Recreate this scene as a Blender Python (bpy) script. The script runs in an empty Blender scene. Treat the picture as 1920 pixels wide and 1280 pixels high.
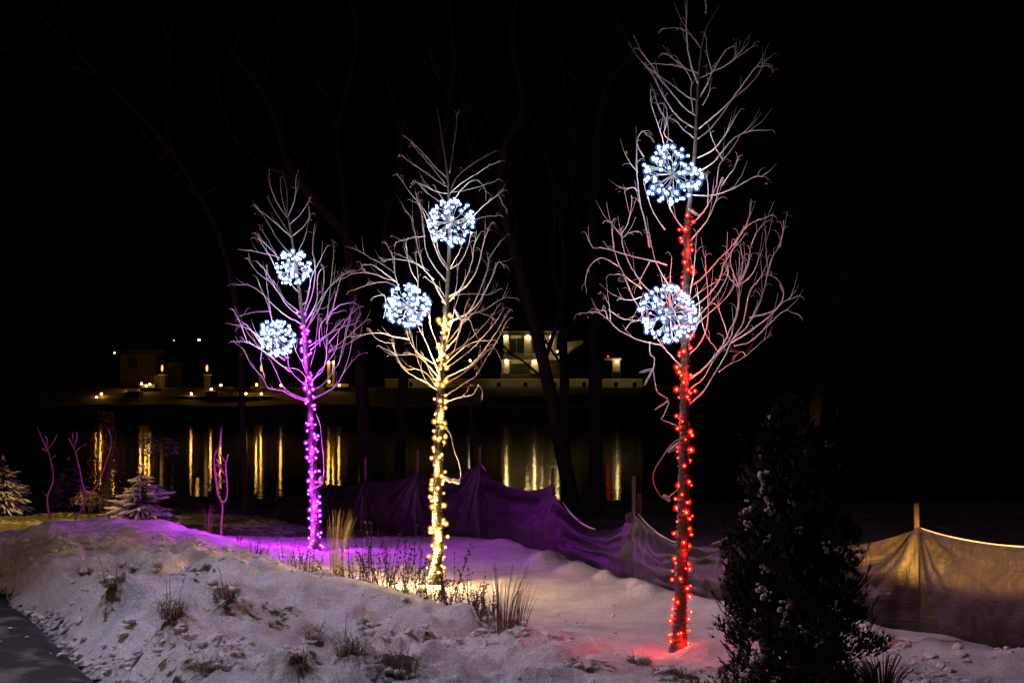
import bpy, bmesh, math, random
import numpy as np
from mathutils import Vector, Matrix
random.seed(7); np.random.seed(7)
R = math.radians
sc = bpy.context.scene
C = sc.collection

# ------------------------------------------------------------------ camera, world, exposure
F_PX = 2667.0; CAM_Z = 1.7; PITCH = math.atan(128 / F_PX)
cd = bpy.data.cameras.new("camera"); cam = bpy.data.objects.new("camera", cd); C.objects.link(cam)
cd.sensor_width = 36; cd.lens = 50; cd.clip_start = 0.1; cd.clip_end = 3000
cam.location = (0, 0, CAM_Z); cam.rotation_euler = (R(90) + PITCH, 0, 0); sc.camera = cam
w = bpy.data.worlds.new("World"); sc.world = w; w.use_nodes = True
nt = w.node_tree; bg = nt.nodes['Background']
sky = nt.nodes.new('ShaderNodeTexSky'); sky.sky_type = 'NISHITA'; sky.sun_disc = False
sky.sun_elevation = R(-6); sky.sun_rotation = R(200)
nt.links.new(sky.outputs[0], bg.inputs[0]); bg.inputs[1].default_value = 0.004
sc.view_settings.view_transform = 'Standard'; sc.view_settings.look = 'None'
sc.view_settings.exposure = 0; sc.view_settings.gamma = 1
sc.view_settings.use_curve_mapping = False
cy = sc.cycles
cy.use_denoising = True
try: cy.denoiser = 'OPENIMAGEDENOISE'
except Exception: pass
cy.max_bounces = 6; cy.diffuse_bounces = 2; cy.glossy_bounces = 3; cy.transparent_max_bounces = 24
cy.sample_clamp_indirect = 3; cy.use_light_tree = True
cy.caustics_reflective = False; cy.caustics_refractive = False

# ------------------------------------------------------------------ geometry of the view
def ray(px, py):
    u = (px - 960) / F_PX; v = (640 - py) / F_PX
    return u, math.cos(PITCH) - v * math.sin(PITCH), math.sin(PITCH) + v * math.cos(PITCH)
def P(px, py, Y):                                  # world point at distance Y seen there in the photograph
    a, b, c = ray(px, py); t = Y / b
    return Vector((a * t, Y, CAM_Z + c * t))
def X(px, Y): return P(px, 700, Y).x
def Z(py, Y): return P(960, py, Y).z

# ------------------------------------------------------------------ object helpers
def link(o, parent=None):
    C.objects.link(o)
    if parent: o.parent = parent
    return o
def tag(o, label, cat, group=None):
    o['label'] = label; o['category'] = cat
    if group: o['group'] = group
    return o
def thing(name, label, cat, loc=(0, 0, 0), group=None):
    o = bpy.data.objects.new(name, None); link(o); o.location = loc; o.empty_display_size = .1
    return tag(o, label, cat, group)
class MB:
    def __init__(s): s.v = []; s.f = []; s.m = []
    def add(s, v, f, m=0):
        n = len(s.v); s.v += [tuple(q) for q in v]; s.f += [tuple(i + n for i in q) for q in f]; s.m += [m] * len(f)
    def mesh(s, name, mats, smooth=False):
        me = bpy.data.meshes.new(name); me.from_pydata(s.v, [], s.f)
        if not isinstance(mats, (list, tuple)): mats = [mats]
        for q in mats: me.materials.append(q)
        if len(mats) > 1: me.polygons.foreach_set('material_index', s.m)
        if smooth: me.polygons.foreach_set('use_smooth', [True] * len(s.f))
        me.update(); return me
    def obj(s, name, mats, parent=None, smooth=False, origin=(0, 0, 0)):
        if tuple(origin) != (0, 0, 0):
            o = Vector(origin); s.v = [tuple(Vector(q) - o) for q in s.v]
        ob = bpy.data.objects.new(name, s.mesh(name, mats, smooth)); ob.location = origin
        return link(ob, parent)
    def box(s, x0, x1, y0, y1, z0, z1, m=0):
        s.add([(x0, y0, z0), (x1, y0, z0), (x1, y1, z0), (x0, y1, z0), (x0, y0, z1), (x1, y0, z1), (x1, y1, z1), (x0, y1, z1)],
              [(0, 3, 2, 1), (4, 5, 6, 7), (0, 1, 5, 4), (1, 2, 6, 5), (2, 3, 7, 6), (3, 0, 4, 7)], m)
        return s
    def tube(s, pts, rad, sides=5, m=0, cap=True):
        n = len(pts); pts = [Vector(p) for p in pts]
        if not callable(rad):
            r0, r1 = (rad, rad) if not isinstance(rad, (tuple, list)) else rad
            rr = [r0 + (r1 - r0) * i / (n - 1) for i in range(n)]
        else: rr = [rad(i / (n - 1)) for i in range(n)]
        t0 = (pts[1] - pts[0]).normalized()
        nrm = t0.cross(Vector((0.3, 1, 0.1))).normalized()
        vs = []
        for i in range(n):
            t = (pts[min(i + 1, n - 1)] - pts[max(i - 1, 0)])
            if t.length < 1e-9: t = t0
            t.normalize()
            nrm = (nrm - t * nrm.dot(t))
            if nrm.length < 1e-6: nrm = t.orthogonal()
            nrm.normalize(); b = t.cross(nrm)
            for k in range(sides):
                a = 2 * math.pi * k / sides
                vs.append(pts[i] + (nrm * math.cos(a) + b * math.sin(a)) * rr[i])
        fs = []
        for i in range(n - 1):
            for k in range(sides):
                k2 = (k + 1) % sides
                fs.append((i * sides + k, i * sides + k2, (i + 1) * sides + k2, (i + 1) * sides + k))
        if cap:
            fs.append(tuple(range(sides))[::-1]); fs.append(tuple((n - 1) * sides + k for k in range(sides)))
        s.add(vs, fs, m); return s
    def ball(s, c, r, m=0, sub=1, sq=(1, 1, 1), jit=0):
        bm = bmesh.new(); bmesh.ops.create_icosphere(bm, subdivisions=sub, radius=1)
        c = Vector(c); vs = []
        for q in bm.verts:
            k = r * (1 + random.uniform(-jit, jit))
            vs.append((c.x + q.co.x * k * sq[0], c.y + q.co.y * k * sq[1], c.z + q.co.z * k * sq[2]))
        s.add(vs, [tuple(v.index for v in f.verts) for f in bm.faces], m); bm.free(); return s
def spline(pts, per=5):                             # Catmull-Rom
    pts = [Vector(p) for p in pts]
    if len(pts) < 3: return pts
    q = [pts[0] * 2 - pts[1]] + pts + [pts[-1] * 2 - pts[-2]]
    out = []
    for i in range(1, len(q) - 2):
        for k in range(per):
            t = k / per; a, b, c, d = q[i - 1], q[i], q[i + 1], q[i + 2]
            out.append(.5 * (2 * b + (c - a) * t + (2 * a - 5 * b + 4 * c - d) * t * t + (3 * b - a - 3 * c + d) * t ** 3))
    return out + [pts[-1]]

# ------------------------------------------------------------------ materials
def mat(name, col, rough=.7, col2=None, scale=20, bump=0, bscale=60, metal=0, spec=.5, detail=4, sheen=0):
    m = bpy.data.materials.new(name); m.use_nodes = True; t = m.node_tree; b = t.nodes['Principled BSDF']
    b.inputs['Base Color'].default_value = (*col, 1); b.inputs['Roughness'].default_value = rough
    b.inputs['Metallic'].default_value = metal; b.inputs['Specular IOR Level'].default_value = spec
    tc = t.nodes.new('ShaderNodeTexCoord')
    if col2:
        n = t.nodes.new('ShaderNodeTexNoise'); n.inputs['Scale'].default_value = scale; n.inputs['Detail'].default_value = detail
        t.links.new(tc.outputs['Object'], n.inputs['Vector'])
        r = t.nodes.new('ShaderNodeValToRGB'); r.color_ramp.elements[0].position = .35; r.color_ramp.elements[1].position = .65
        r.color_ramp.elements[0].color = (*col, 1); r.color_ramp.elements[1].color = (*col2, 1)
        t.links.new(n.outputs[0], r.inputs[0]); t.links.new(r.outputs[0], b.inputs['Base Color'])
    if bump:
        n = t.nodes.new('ShaderNodeTexNoise'); n.inputs['Scale'].default_value = bscale; n.inputs['Detail'].default_value = 6
        t.links.new(tc.outputs['Object'], n.inputs['Vector'])
        u = t.nodes.new('ShaderNodeBump'); u.inputs['Strength'].default_value = 1; u.inputs['Distance'].default_value = bump
        t.links.new(n.outputs[0], u.inputs['Height']); t.links.new(u.outputs[0], b.inputs['Normal'])
    return m
def emis(name, col, s, sample=True):
    m = bpy.data.materials.new(name); m.use_nodes = True; t = m.node_tree; t.nodes.clear()
    e = t.nodes.new('ShaderNodeEmission'); e.inputs[0].default_value = (*col, 1); e.inputs[1].default_value = s
    o = t.nodes.new('ShaderNodeOutputMaterial'); t.links.new(e.outputs[0], o.inputs[0])
    if not sample: m.cycles.emission_sampling = 'NONE'
    return m
def lens(name, col, s):                             # bloom painted as a glowing shell round a diode, denser through its middle
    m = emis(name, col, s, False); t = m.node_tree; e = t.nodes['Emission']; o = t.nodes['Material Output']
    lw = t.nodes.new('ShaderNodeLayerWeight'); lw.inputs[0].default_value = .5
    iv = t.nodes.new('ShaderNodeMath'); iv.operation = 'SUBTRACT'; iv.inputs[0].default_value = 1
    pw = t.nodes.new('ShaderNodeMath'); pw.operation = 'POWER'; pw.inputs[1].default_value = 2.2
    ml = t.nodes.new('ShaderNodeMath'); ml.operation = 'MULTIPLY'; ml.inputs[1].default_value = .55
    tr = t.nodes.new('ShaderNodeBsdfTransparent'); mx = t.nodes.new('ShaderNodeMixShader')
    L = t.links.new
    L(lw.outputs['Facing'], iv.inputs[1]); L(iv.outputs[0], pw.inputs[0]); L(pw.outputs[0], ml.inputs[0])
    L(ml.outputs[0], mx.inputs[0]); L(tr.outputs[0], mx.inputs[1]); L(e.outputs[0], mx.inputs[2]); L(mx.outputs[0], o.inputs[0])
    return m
M = {}
M['bark'] = mat('frosted pale bark', (.70, .66, .63), .7, (.46, .42, .39), 60, .002, 120)
M['trunkbark'] = mat('brown young bark', (.15, .12, .10), .75, (.08, .065, .055), 40, .003, 90)
M['bigbark'] = mat('dark bark', (.032, .026, .022), .9, (.016, .013, .012), 8, .02, 14)
M['leaf_dry'] = mat('dried leaf', (.30, .15, .05), .8, (.2, .09, .03), 40)
M['wire'] = mat('dark green cable', (.02, .03, .022), .35)
M['cord'] = mat('pale cable', (.55, .5, .5), .4)
M['plug'] = mat('grey plug plastic', (.45, .45, .5), .35)
M['rod'] = mat('clear white rod', (.30, .34, .38), .25, spec=.8)
M['stake'] = mat('raw wood stake', (.08, .05, .03), .9, (.05, .03, .02), 30, .002, 80)
M['needle'] = mat('spruce needles', (.05, .07, .05), .7, (.03, .045, .03), 12)
M['cedar'] = mat('arborvitae scales', (.034, .030, .018), .85, (.014, .016, .010), 9, spec=.15)
M['dull_snow'] = mat('old snow among foliage', (.6, .54, .5), .8, (.3, .24, .2), 40, .01, 60)
M['clump_snow'] = mat('clumped snow', (.62, .60, .62), .7, (.42, .40, .42), 30, .01, 50)
M['stem'] = mat('dead stem', (.10, .065, .05), .8)
M['straw'] = mat('dry straw', (.26, .19, .10), .8, (.16, .12, .06), 20)
M['tuft'] = mat('frozen grass blades', (.11, .10, .04), .85, (.17, .11, .06), 9)
M['redleaf'] = mat('copper foliage', (.17, .07, .03), .8, (.08, .03, .02), 20)
M['seed'] = mat('dark seed leaves', (.05, .03, .035), .8)
M['magstem'] = mat('smooth red twig', (.34, .15, .17), .7, (.22, .09, .1), 60)
M['stickbark'] = mat('brown twig bark', (.24, .14, .12), .8, (.14, .08, .07), 40, .002, 120)

def snow_mat(name, dirty=False):
    m = bpy.data.materials.new(name); m.use_nodes = True; t = m.node_tree; b = t.nodes['Principled BSDF']; L = t.links.new
    b.inputs['Roughness'].default_value = .65; b.inputs['Specular IOR Level'].default_value = .3
    tc = t.nodes.new('ShaderNodeTexCoord')
    n1 = t.nodes.new('ShaderNodeTexNoise'); n1.inputs['Scale'].default_value = 2.2; n1.inputs['Detail'].default_value = 7
    n1.inputs['Roughness'].default_value = .62
    L(tc.outputs['Object'], n1.inputs['Vector'])
    r = t.nodes.new('ShaderNodeValToRGB')
    r.color_ramp.elements[0].position = .34; r.color_ramp.elements[0].color = (.62, .60, .62, 1)
    r.color_ramp.elements[1].position = .56; r.color_ramp.elements[1].color = (.84, .84, .87, 1)
    L(n1.outputs[0], r.inputs[0])
    at = t.nodes.new('ShaderNodeAttribute'); at.attribute_name = 'soil'
    n3 = t.nodes.new('ShaderNodeTexNoise'); n3.inputs['Scale'].default_value = 14; n3.inputs['Detail'].default_value = 8
    L(tc.outputs['Object'], n3.inputs['Vector'])
    ad = t.nodes.new('ShaderNodeMath'); ad.operation = 'ADD'; L(at.outputs['Fac'], ad.inputs[0]); L(n3.outputs[0], ad.inputs[1])
    r3 = t.nodes.new('ShaderNodeValToRGB'); r3.color_ramp.elements[0].position = .86; r3.color_ramp.elements[1].position = 1.0
    sb = t.nodes.new('ShaderNodeMath'); sb.operation = 'MULTIPLY'; sb.inputs[1].default_value = 1
    L(ad.outputs[0], sb.inputs[0]); L(sb.outputs[0], r3.inputs[0])
    soil = t.nodes.new('ShaderNodeValToRGB'); soil.color_ramp.elements[0].color = (.035, .035, .012, 1); soil.color_ramp.elements[1].color = (.10, .075, .035, 1)
    soil.color_ramp.elements[0].position = .35; soil.color_ramp.elements[1].position = .7
    n4 = t.nodes.new('ShaderNodeTexNoise'); n4.inputs['Scale'].default_value = 9; n4.inputs['Detail'].default_value = 8
    L(tc.outputs['Object'], n4.inputs['Vector']); L(n4.outputs[0], soil.inputs[0])
    mx = t.nodes.new('ShaderNodeMix'); mx.data_type = 'RGBA'
    n5 = t.nodes.new('ShaderNodeTexNoise'); n5.inputs['Scale'].default_value = 85; n5.inputs['Detail'].default_value = 3; n5.inputs['Roughness'].default_value = .8
    r5 = t.nodes.new('ShaderNodeValToRGB'); r5.color_ramp.elements[0].position = .36; r5.color_ramp.elements[0].color = (.58, .57, .60, 1); r5.color_ramp.elements[1].position = .60; r5.color_ramp.elements[1].color = (1.08, 1.08, 1.08, 1)
    L(tc.outputs['Object'], n5.inputs['Vector']); L(n5.outputs[0], r5.inputs[0])
    m5 = t.nodes.new('ShaderNodeMix'); m5.data_type = 'RGBA'; m5.blend_type = 'MULTIPLY'; m5.inputs[0].default_value = 1
    L(r.outputs[0], m5.inputs[6]); L(r5.outputs[0], m5.inputs[7])
    L(r3.outputs[0], mx.inputs[0]); L(m5.outputs[2], mx.inputs[6]); L(soil.outputs[0], mx.inputs[7]); L(mx.outputs[2], b.inputs['Base Color'])
    prev = None
    for sc_, dist in ((7, .05), (32, .03), (110, .014)):
        n = t.nodes.new('ShaderNodeTexNoise'); n.inputs['Scale'].default_value = sc_; n.inputs['Detail'].default_value = 6; n.inputs['Roughness'].default_value = .65
        L(tc.outputs['Object'], n.inputs['Vector'])
        u = t.nodes.new('ShaderNodeBump'); u.inputs['Strength'].default_value = 1; u.inputs['Distance'].default_value = dist
        L(n.outputs[0], u.inputs['Height'])
        if prev: L(prev.outputs[0], u.inputs['Normal'])
        prev = u
    L(prev.outputs[0], b.inputs['Normal'])
    return m
M['snow'] = snow_mat('crusted snow')

# ------------------------------------------------------------------ noise in numpy
def vnoise(x, y, seed=0):
    xi = np.floor(x).astype(np.int64); yi = np.floor(y).astype(np.int64); fx = x - xi; fy = y - yi
    fx = fx * fx * fx * (fx * (fx * 6 - 15) + 10); fy = fy * fy * fy * (fy * (fy * 6 - 15) + 10)
    def h(a, b):
        n = (a * 374761393 + b * 668265263 + seed * 1442695041) & 0x7fffffff
        n = ((n ^ (n >> 13)) * 1274126177) & 0x7fffffff
        return ((n ^ (n >> 16)) & 0xffff) / 65535.0
    a = h(xi, yi); b = h(xi + 1, yi); c = h(xi, yi + 1); d = h(xi + 1, yi + 1)
    return (a + (b - a) * fx) * (1 - fy) + (c + (d - c) * fx) * fy - .5
def fbm(x, y, oct=4, seed=0, gain=.5):
    s = 0; a = 1
    for i in range(oct): s = s + a * vnoise(x * 2 ** i + 17.3 * i, y * 2 ** i + 9.1 * i, seed + i); a *= gain
    return s
def sstep(a, b, x):
    t = np.clip((x - a) / (b - a), 0, 1); return t * t * (3 - 2 * t)

# ------------------------------------------------------------------ snow ground
HP = [(0, 1000, 15), (110, 985, 16), (220, 969, 16.5), (310, 985, 17), (400, 1003, 17.5), (470, 1024, 17.3),
      (60, 1030, 14), (60, 1080, 12.6), (200, 1060, 13), (350, 1060, 13.2), (480, 1072, 13.4), (200, 1130, 10.8),
      (350, 1120, 11), (560, 1078, 13.4), (560, 1150, 10.6), (635, 1080, 12.2), (590, 1110, 11.5), (690, 1112, 11.8),
      (770, 1122, 11.5), (850, 1150, 11), (900, 1182, 10.1), (1000, 1200, 10), (1100, 1222, 9.7), (1270, 1227, 9.6),
      (1330, 1275, 8.9), (700, 1180, 10), (700, 1240, 9), (500, 1200, 9.6), (400, 1190, 9.4), (300, 1250, 8.3),
      (450, 1270, 8.2), (800, 1270, 8.6), (1000, 1275, 8.7), (180, 1180, 9.7), (30, 1060, 13.2)]
HW = [(1.6, 13, 0), (0, 15, 0), (-1, 16, 0), (2.5, 11.5, 0), (-2.4, 17.3, .0), (-.76, 13.9, .02), (-1.6, 15, 0), (0, 18, .03), (-4.2, 19.5, 0.0),
      (-7, 21, -.02), (-6, 18.3, .02), (3, 9, .02), (4, 10.5, .03), (5, 9, .05), (6, 12, -.1), (4, 15, -.15), (1.17, 10.2, .0), (0, 12, 0), (-.2, 13, 0),
      (0, 22, -.1), (-8, 28, -.2), (0, 30, -.35), (10, 30, -.42), (22, 30, -.42), (-20, 30, -.3), (-14, 22, 0), (12, 20, -.3),
      (-9, 12, 0.1), (-6, 8, .1), (-4, 6, .1), (0, 6, .05), (4, 6, .05), (9, 8, 0), (0, 36, -.45), (-20, 36, -.35), (20, 36, -.45), (-1.6, 13.3, .04)]
cp = np.array([[*(P(*h)[:])] for h in HP] + [list(h) for h in HW])
def _k(r2): return .5 * r2 * np.log(r2 + 1e-9)
_n = len(cp); _A = np.zeros((_n + 3, _n + 3))
_d2 = ((cp[:, None, :2] - cp[None, :, :2]) ** 2).sum(-1)
_A[:_n, :_n] = _k(_d2) + np.eye(_n) * .02; _A[:_n, _n] = 1; _A[:_n, _n + 1:] = cp[:, :2]; _A[_n:, :_n] = _A[:_n, _n:].T
_w = np.linalg.solve(_A, np.concatenate([cp[:, 2], [0, 0, 0]]))
def base_h(x, y):
    s = _w[_n] + _w[_n + 1] * x + _w[_n + 2] * y
    for i in range(_n): s = s + _w[i] * _k((x - cp[i, 0]) ** 2 + (y - cp[i, 1]) ** 2)
    return s
FL = [(P(px_, 1000, d_).x, d_) for px_, d_ in ((685, 20.6), (783, 19.8), (900, 18.9), (1037, 16.6), (1190, 14.05), (1392, 12.25), (1722, 10.75), (2080, 9.2), (2560, 7.6))]
def fence_dist(x, y):                                # distance on the camera's side of the fence line
    best = np.full(np.shape(x), 9.0)
    for (ax, ay), (bx, by) in zip(FL, FL[1:]):
        dx, dy = bx - ax, by - ay; L2 = dx * dx + dy * dy; t = np.clip(((x - ax) * dx + (y - ay) * dy) / L2, 0, 1)
        best = np.minimum(best, np.hypot(x - ax - t * dx, y - ay - t * dy))
    return best
def height(x, y, full=False):
    x = np.asarray(x, float); y = np.asarray(y, float)
    h = base_h(x, y)
    h = np.clip(h, -.6, .75)
    u = x / y
    # plantings bed: lumpy ground in front of the ridge; smooth lawn behind it
    ridge = 11.6 - 1.3 * np.clip((x + 1.3) / 2.2, 0, 1) - 1.2 * np.clip((x - 1.2) / 2, 0, 1) + 2.2 * np.clip((-x - 1.6) / 1.2, 0, 1)
    front = 1 - sstep(-.3, .5, y - ridge)
    left = 1 - sstep(-2.0, -.8, x)
    lump = fbm(x * .9, y * .9, 3, 3) * .15 + fbm(x * 2.2 + y * .7, y * 2.8 - x * .5, 3, 9) * .24 + fbm(x * 7, y * 7, 4, 21, .55) * .030 + np.maximum(fbm(x * 15, y * 15, 4, 31, .6) - .1, 0) * .05
    lawn = fbm(x * .8 + y * .2, y * 1.7, 3, 5) * .035 + fbm(x * 3, y * 6, 2, 12) * .008
    bank = np.exp(-((y - 14.5) / 3.2) ** 2) * left
    lump = lump + (fbm(x * 4.5 - y * 1.5, y * 2.0, 3, 15) * .075)
    lump = lump * (1 - .55 * sstep(-.6, .9, x)) * .85
    h = h + lump * np.clip(front + bank * .6, 0, 1) + lawn * (1 - front) * np.where(y > 24, 2.2, 1)
    fd = fence_dist(x, y); fm = np.exp(-((fd - .22) / .30) ** 2) * sstep(-1.5, .5, x)
    h = h + fm * (.05 + .16 * np.maximum(fbm(x * 3.1, y * 1.4, 2, 66), -.1))
    # ploughed edge towards the path
    s = (x - (-2.64 - (y - 8.9) * .49)) * .9
    s = s + fbm(y * 1.8, x * .5, 3, 40) * .35
    near = 1 - sstep(13.6, 15.5, y)
    edge = sstep(-.05, .75, s)
    groove = fbm((x * .49 + y) * 3.2, (x - y * .4) * .35, 3, 51) * .11 * np.exp(-((s - .55) / .55) ** 2)
    h = h * (1 - near) + near * (-.12 + (h + .12 + groove) * np.clip(edge, 0, 1))
    # shore
    h = h - sstep(33.5, 37.5, y) * 1.6
    if full: return h, front, s, near, edge
    return h
def hz(x, y): return float(height(np.array([x]), np.array([y]))[0])
def G(px, py):                                       # where a photo point meets the snow
    a, b, c = ray(px, py); best = None
    for y in np.arange(7, 33, .05):
        t = y / b; z = CAM_Z + c * t
        if z <= hz(a * t, y): return Vector((a * t, y, hz(a * t, y)))
    y = 30; return Vector((a * y, y, hz(a * y, y)))
TUFTS = [  # px, py, width m, height m, label
    (212, 1113, .32, .13, 'olive grass tuft poking out of the snow bank, upper left'),
    (322, 1168, .34, .16, 'dark bushy grass tuft in the snow bank left of the wide hollow'),
    (425, 1132, .32, .13, 'snow dusted spindly grass tuft below the purple lit ridge'),
    (158, 1078, .20, .07, 'small flattened grass tuft at the far left of the bank'),
    (255, 1068, .20, .07, 'low thin grass tuft under the peak of the snow ridge'),
    (292, 1076, .10, .11, 'single spiky sprig beside the low grass tuft on the ridge'),
    (588, 1200, .20, .11, 'pointed little brown tuft on a small snow heap in the centre'),
    (658, 1242, .34, .15, 'shaggy brown grass tuft in the lower centre foreground'),
    (745, 1282, .5, .16, 'broad brown grass clump cut by the bottom edge, lower centre'),
    (400, 1262, .45, .10, 'brown matted grass patch on the bank face, bottom left'),
    (1090, 1256, .34, .05, 'flat green brown grass mat left of the red lit tree'),
    (1190, 1246, .25, .06, 'snow capped dark lump of grass in front of the red lit tree'),
    (1260, 1272, .45, .08, 'dark matted grass at the bottom edge under the red lit tree'),
    (232, 1064, .12, .05, 'tiny dry tuft on the back slope of the snow ridge'),
    (560, 1250, .16, .07, 'tiny half buried tuft near the bottom edge, left of centre')]
tpos = None
rows, cols = 620, 820
tt = np.linspace(-.72, .72, cols); yy = np.exp(np.linspace(math.log(5.2), math.log(38), rows))
tt = np.sign(tt) * (np.abs(tt) / .72) ** 1.25 * .72
YY, TT = np.meshgrid(yy, tt, indexing='ij'); XX = YY * TT
HH, FR, SS, NE, ED = height(XX, YY, True)
TP = [G(a, b) for a, b, *_ in TUFTS]
soil = np.zeros_like(HH)
for p, t in zip(TP, TUFTS):
    d = np.sqrt(((XX - p.x) / (t[2] * .62)) ** 2 + ((YY - p.y) / (t[2] * .9)) ** 2)
    HH += np.exp(-d ** 2 * 1.6) * t[3] * .35
    soil = np.maximum(soil, .52 * np.exp(-d ** 2 * 1.5))
soil = np.maximum(soil, NE * .42 * np.exp(-((SS - .12) / .22) ** 2))              # dirt at the foot of the bank
lawnmask = sstep(18.8, 20.0, YY + fbm(XX * .6, YY * .9, 2, 77) * 1.2) * (1 - sstep(.5, 4.0, XX))
soil = np.maximum(soil, .40 * sstep(.16, .42, fbm(XX * 1.6, YY * 1.3, 4, 95)) * FR * (YY < 12.5))
soil = np.maximum(soil, lawnmask * (.50 + .28 * fbm(XX * .8, YY * 1.0, 3, 71)))
soil = np.maximum(soil, sstep(31, 35, YY) * .5)
# dark hollows in the bank
for (a, b, wx, wy, dp) in ((335, 1222, .30, .30, .16), (240, 1262, .22, .34, .16), (90, 1190, .2, .3, .06), (560, 1145, .5, .35, .12), (790, 1165, .5, .3, .10), (430, 1170, .5, .25, .10), (690, 1225, .4, .2, .07), (950, 1240, .4, .2, .06)):
    p = G(a, b); d = ((XX - p.x) * .8 + (YY - p.y) * .1) ** 2 / wx ** 2 + ((YY - p.y)) ** 2 / wy ** 2
    HH -= np.exp(-d) * dp; soil = np.maximum(soil, (.46 if a < 400 and a > 200 else 0) * np.exp(-d * 1.6))
def grid_obj(name, XX, YY, ZZ, m, attr=None):
    r, c = XX.shape; co = np.stack([XX, YY, ZZ], -1).reshape(-1, 3).astype(np.float32)
    i = np.arange(r * c).reshape(r, c); q = np.stack([i[:-1, :-1], i[:-1, 1:], i[1:, 1:], i[1:, :-1]], -1).reshape(-1, 4)
    me = bpy.data.meshes.new(name); me.vertices.add(len(co)); me.vertices.foreach_set('co', co.ravel())
    me.loops.add(q.size); me.loops.foreach_set('vertex_index', q.ravel().astype(np.int32))
    me.polygons.add(len(q)); me.polygons.foreach_set('loop_start', np.arange(0, q.size, 4, dtype=np.int32))
    me.polygons.foreach_set('use_smooth', np.ones(len(q), bool)); me.update(calc_edges=True); me.materials.append(m)
    if attr is not None:
        a = me.attributes.new('soil', 'FLOAT', 'POINT'); a.data.foreach_set('value', attr.ravel().astype(np.float32))
    return link(bpy.data.objects.new(name, me))
sg = grid_obj('snow_ground', XX, YY, HH, M['snow'], soil); sg['kind'] = 'structure'

# asphalt path at the lower left, dusted with snow
M['path'] = mat('asphalt with snow dust', (.012, .012, .010), .8, (.13, .12, .12), 2.6, .006, 90, detail=10)
for e_, p_ in zip([n for n in M['path'].node_tree.nodes if n.type == 'VALTORGB'][0].color_ramp.elements, (.52, .66)): e_.position = p_
gx, gy = np.meshgrid(np.linspace(-12, 0, 120), np.linspace(-3, 15.5, 160))
po = grid_obj('path', gx, gy, -.015 + fbm(gx * 3, gy * 3, 3, 88) * .012 + 0 * gx - .0 - .3 * sstep(0, .5, gx - (-2.64 - (gy - 8.9) * .49)) * sstep(3, 6, gy), M['path']); po['kind'] = 'structure'
M['earth'] = mat('dark frozen earth', (.05, .045, .035), .95, (.3, .3, .3), .4, .03, 3)
b = MB(); b.box(-160, 160, -90, 36.5, -3, -.75); o = b.obj('ground', M['earth']); o['kind'] = 'structure'

# ------------------------------------------------------------------ lake and far shore
WZ = -1.2
m = bpy.data.materials.new('lake water'); m.use_nodes = True; t = m.node_tree; bs = t.nodes['Principled BSDF']; L = t.links.new
bs.inputs['Base Color'].default_value = (.004, .005, .006, 1); bs.inputs['Roughness'].default_value = .05; bs.inputs['IOR'].default_value = 1.33
tc = t.nodes.new('ShaderNodeTexCoord'); mp = t.nodes.new('ShaderNodeMapping'); mp.inputs['Scale'].default_value = (.9, .9, 1)
n = t.nodes.new('ShaderNodeTexNoise'); n.inputs['Scale'].default_value = 1.1; n.inputs['Detail'].default_value = 4; n.inputs['Roughness'].default_value = .6
u = t.nodes.new('ShaderNodeBump'); u.inputs['Distance'].default_value = .012; u.inputs['Strength'].default_value = 1
L(tc.outputs['Object'], mp.inputs[0]); L(mp.outputs[0], n.inputs['Vector']); L(n.outputs[0], u.inputs['Height']); L(u.outputs[0], bs.inputs['Normal'])
b = MB(); b.add([(-500, 30, WZ), (500, 30, WZ), (500, 294, WZ), (-500, 294, WZ)], [(0, 1, 2, 3)]); o = b.obj('lake_water', m); o['kind'] = 'structure'

def far_h(x, y):
    z = -1.6 + sstep(284, 300, y) * (4.4) + sstep(303, 322, y) * 4.0 + sstep(345, 420, y) * 8
    return z + fbm(x * .05, y * .05, 3, 60) * .8 * sstep(288, 296, y)
gx, gy = np.meshgrid(np.linspace(-300, 300, 300), np.concatenate([np.linspace(282, 350, 90), np.linspace(352, 900, 40)]))
M['farsnow'] = mat('far bank snow and grass', (.10, .10, .09), .9, (.28, .28, .27), .08, .1, 1)
o = grid_obj('far_shore_terrain', gx, gy, far_h(gx, gy) + sstep(430, 800, gy) * 20, M['farsnow']); o['kind'] = 'structure'

M['stone'] = mat('far stone', (.13, .11, .09), .8, (.06, .05, .04), 1.2, .05, 3)
M['plaster'] = mat('pale wall', (.5, .47, .38), .8, (.42, .39, .32), .7)
M['roofsnow'] = mat('roof snow', (.75, .74, .72), .8, (.6, .6, .58), .5, .1, 1)
M['dark'] = mat('dark trim', (.03, .03, .03), .6)
M['pane'] = mat('dark window pane', (.02, .03, .02), .15)
M['lampwarm'] = emis('amber lamp', (1, .46, .07), 65)
M['lamppale'] = emis('pale lamp', (1, .68, .26), 62)
M['lampred'] = emis('red beacon', (1, .02, .02), 10)
def BX(px0, px1, py0, py1, Y, dep):                  # metres of a box seen between these pixels
    return X(px0, Y), X(px1, Y), Y, Y + dep, Z(py1, Y), Z(py0, Y)
def part(name, parent, m, px0, px1, py0, py1, Y, dep):
    b = MB(); b.box(*BX(px0, px1, py0, py1, Y, dep)); return b.obj(name, m, parent)
YH = 335
def wall_lamp(par, px, py, Y, r=.28, mm='lamppale'):
    b = MB(); c = P(px, py, Y); b.ball(c, r, 0, 2); b.box(c.x - .1, c.x + .1, c.y, c.y + .6, c.z + .1, c.z + .3, 1)
    return b.obj('wall_lamp', [M[mm], M['dark']], par)
hs = thing('lake_house', 'two storey pale house with snowy roofs and wall lamps across the lake', 'house')
part('wall', hs, M['plaster'], 941, 1018, 674, 712, YH + 1.2, 9)
part('upper_wall', hs, M['plaster'], 944, 1044, 628, 667, YH + 2.4, 7)
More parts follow.
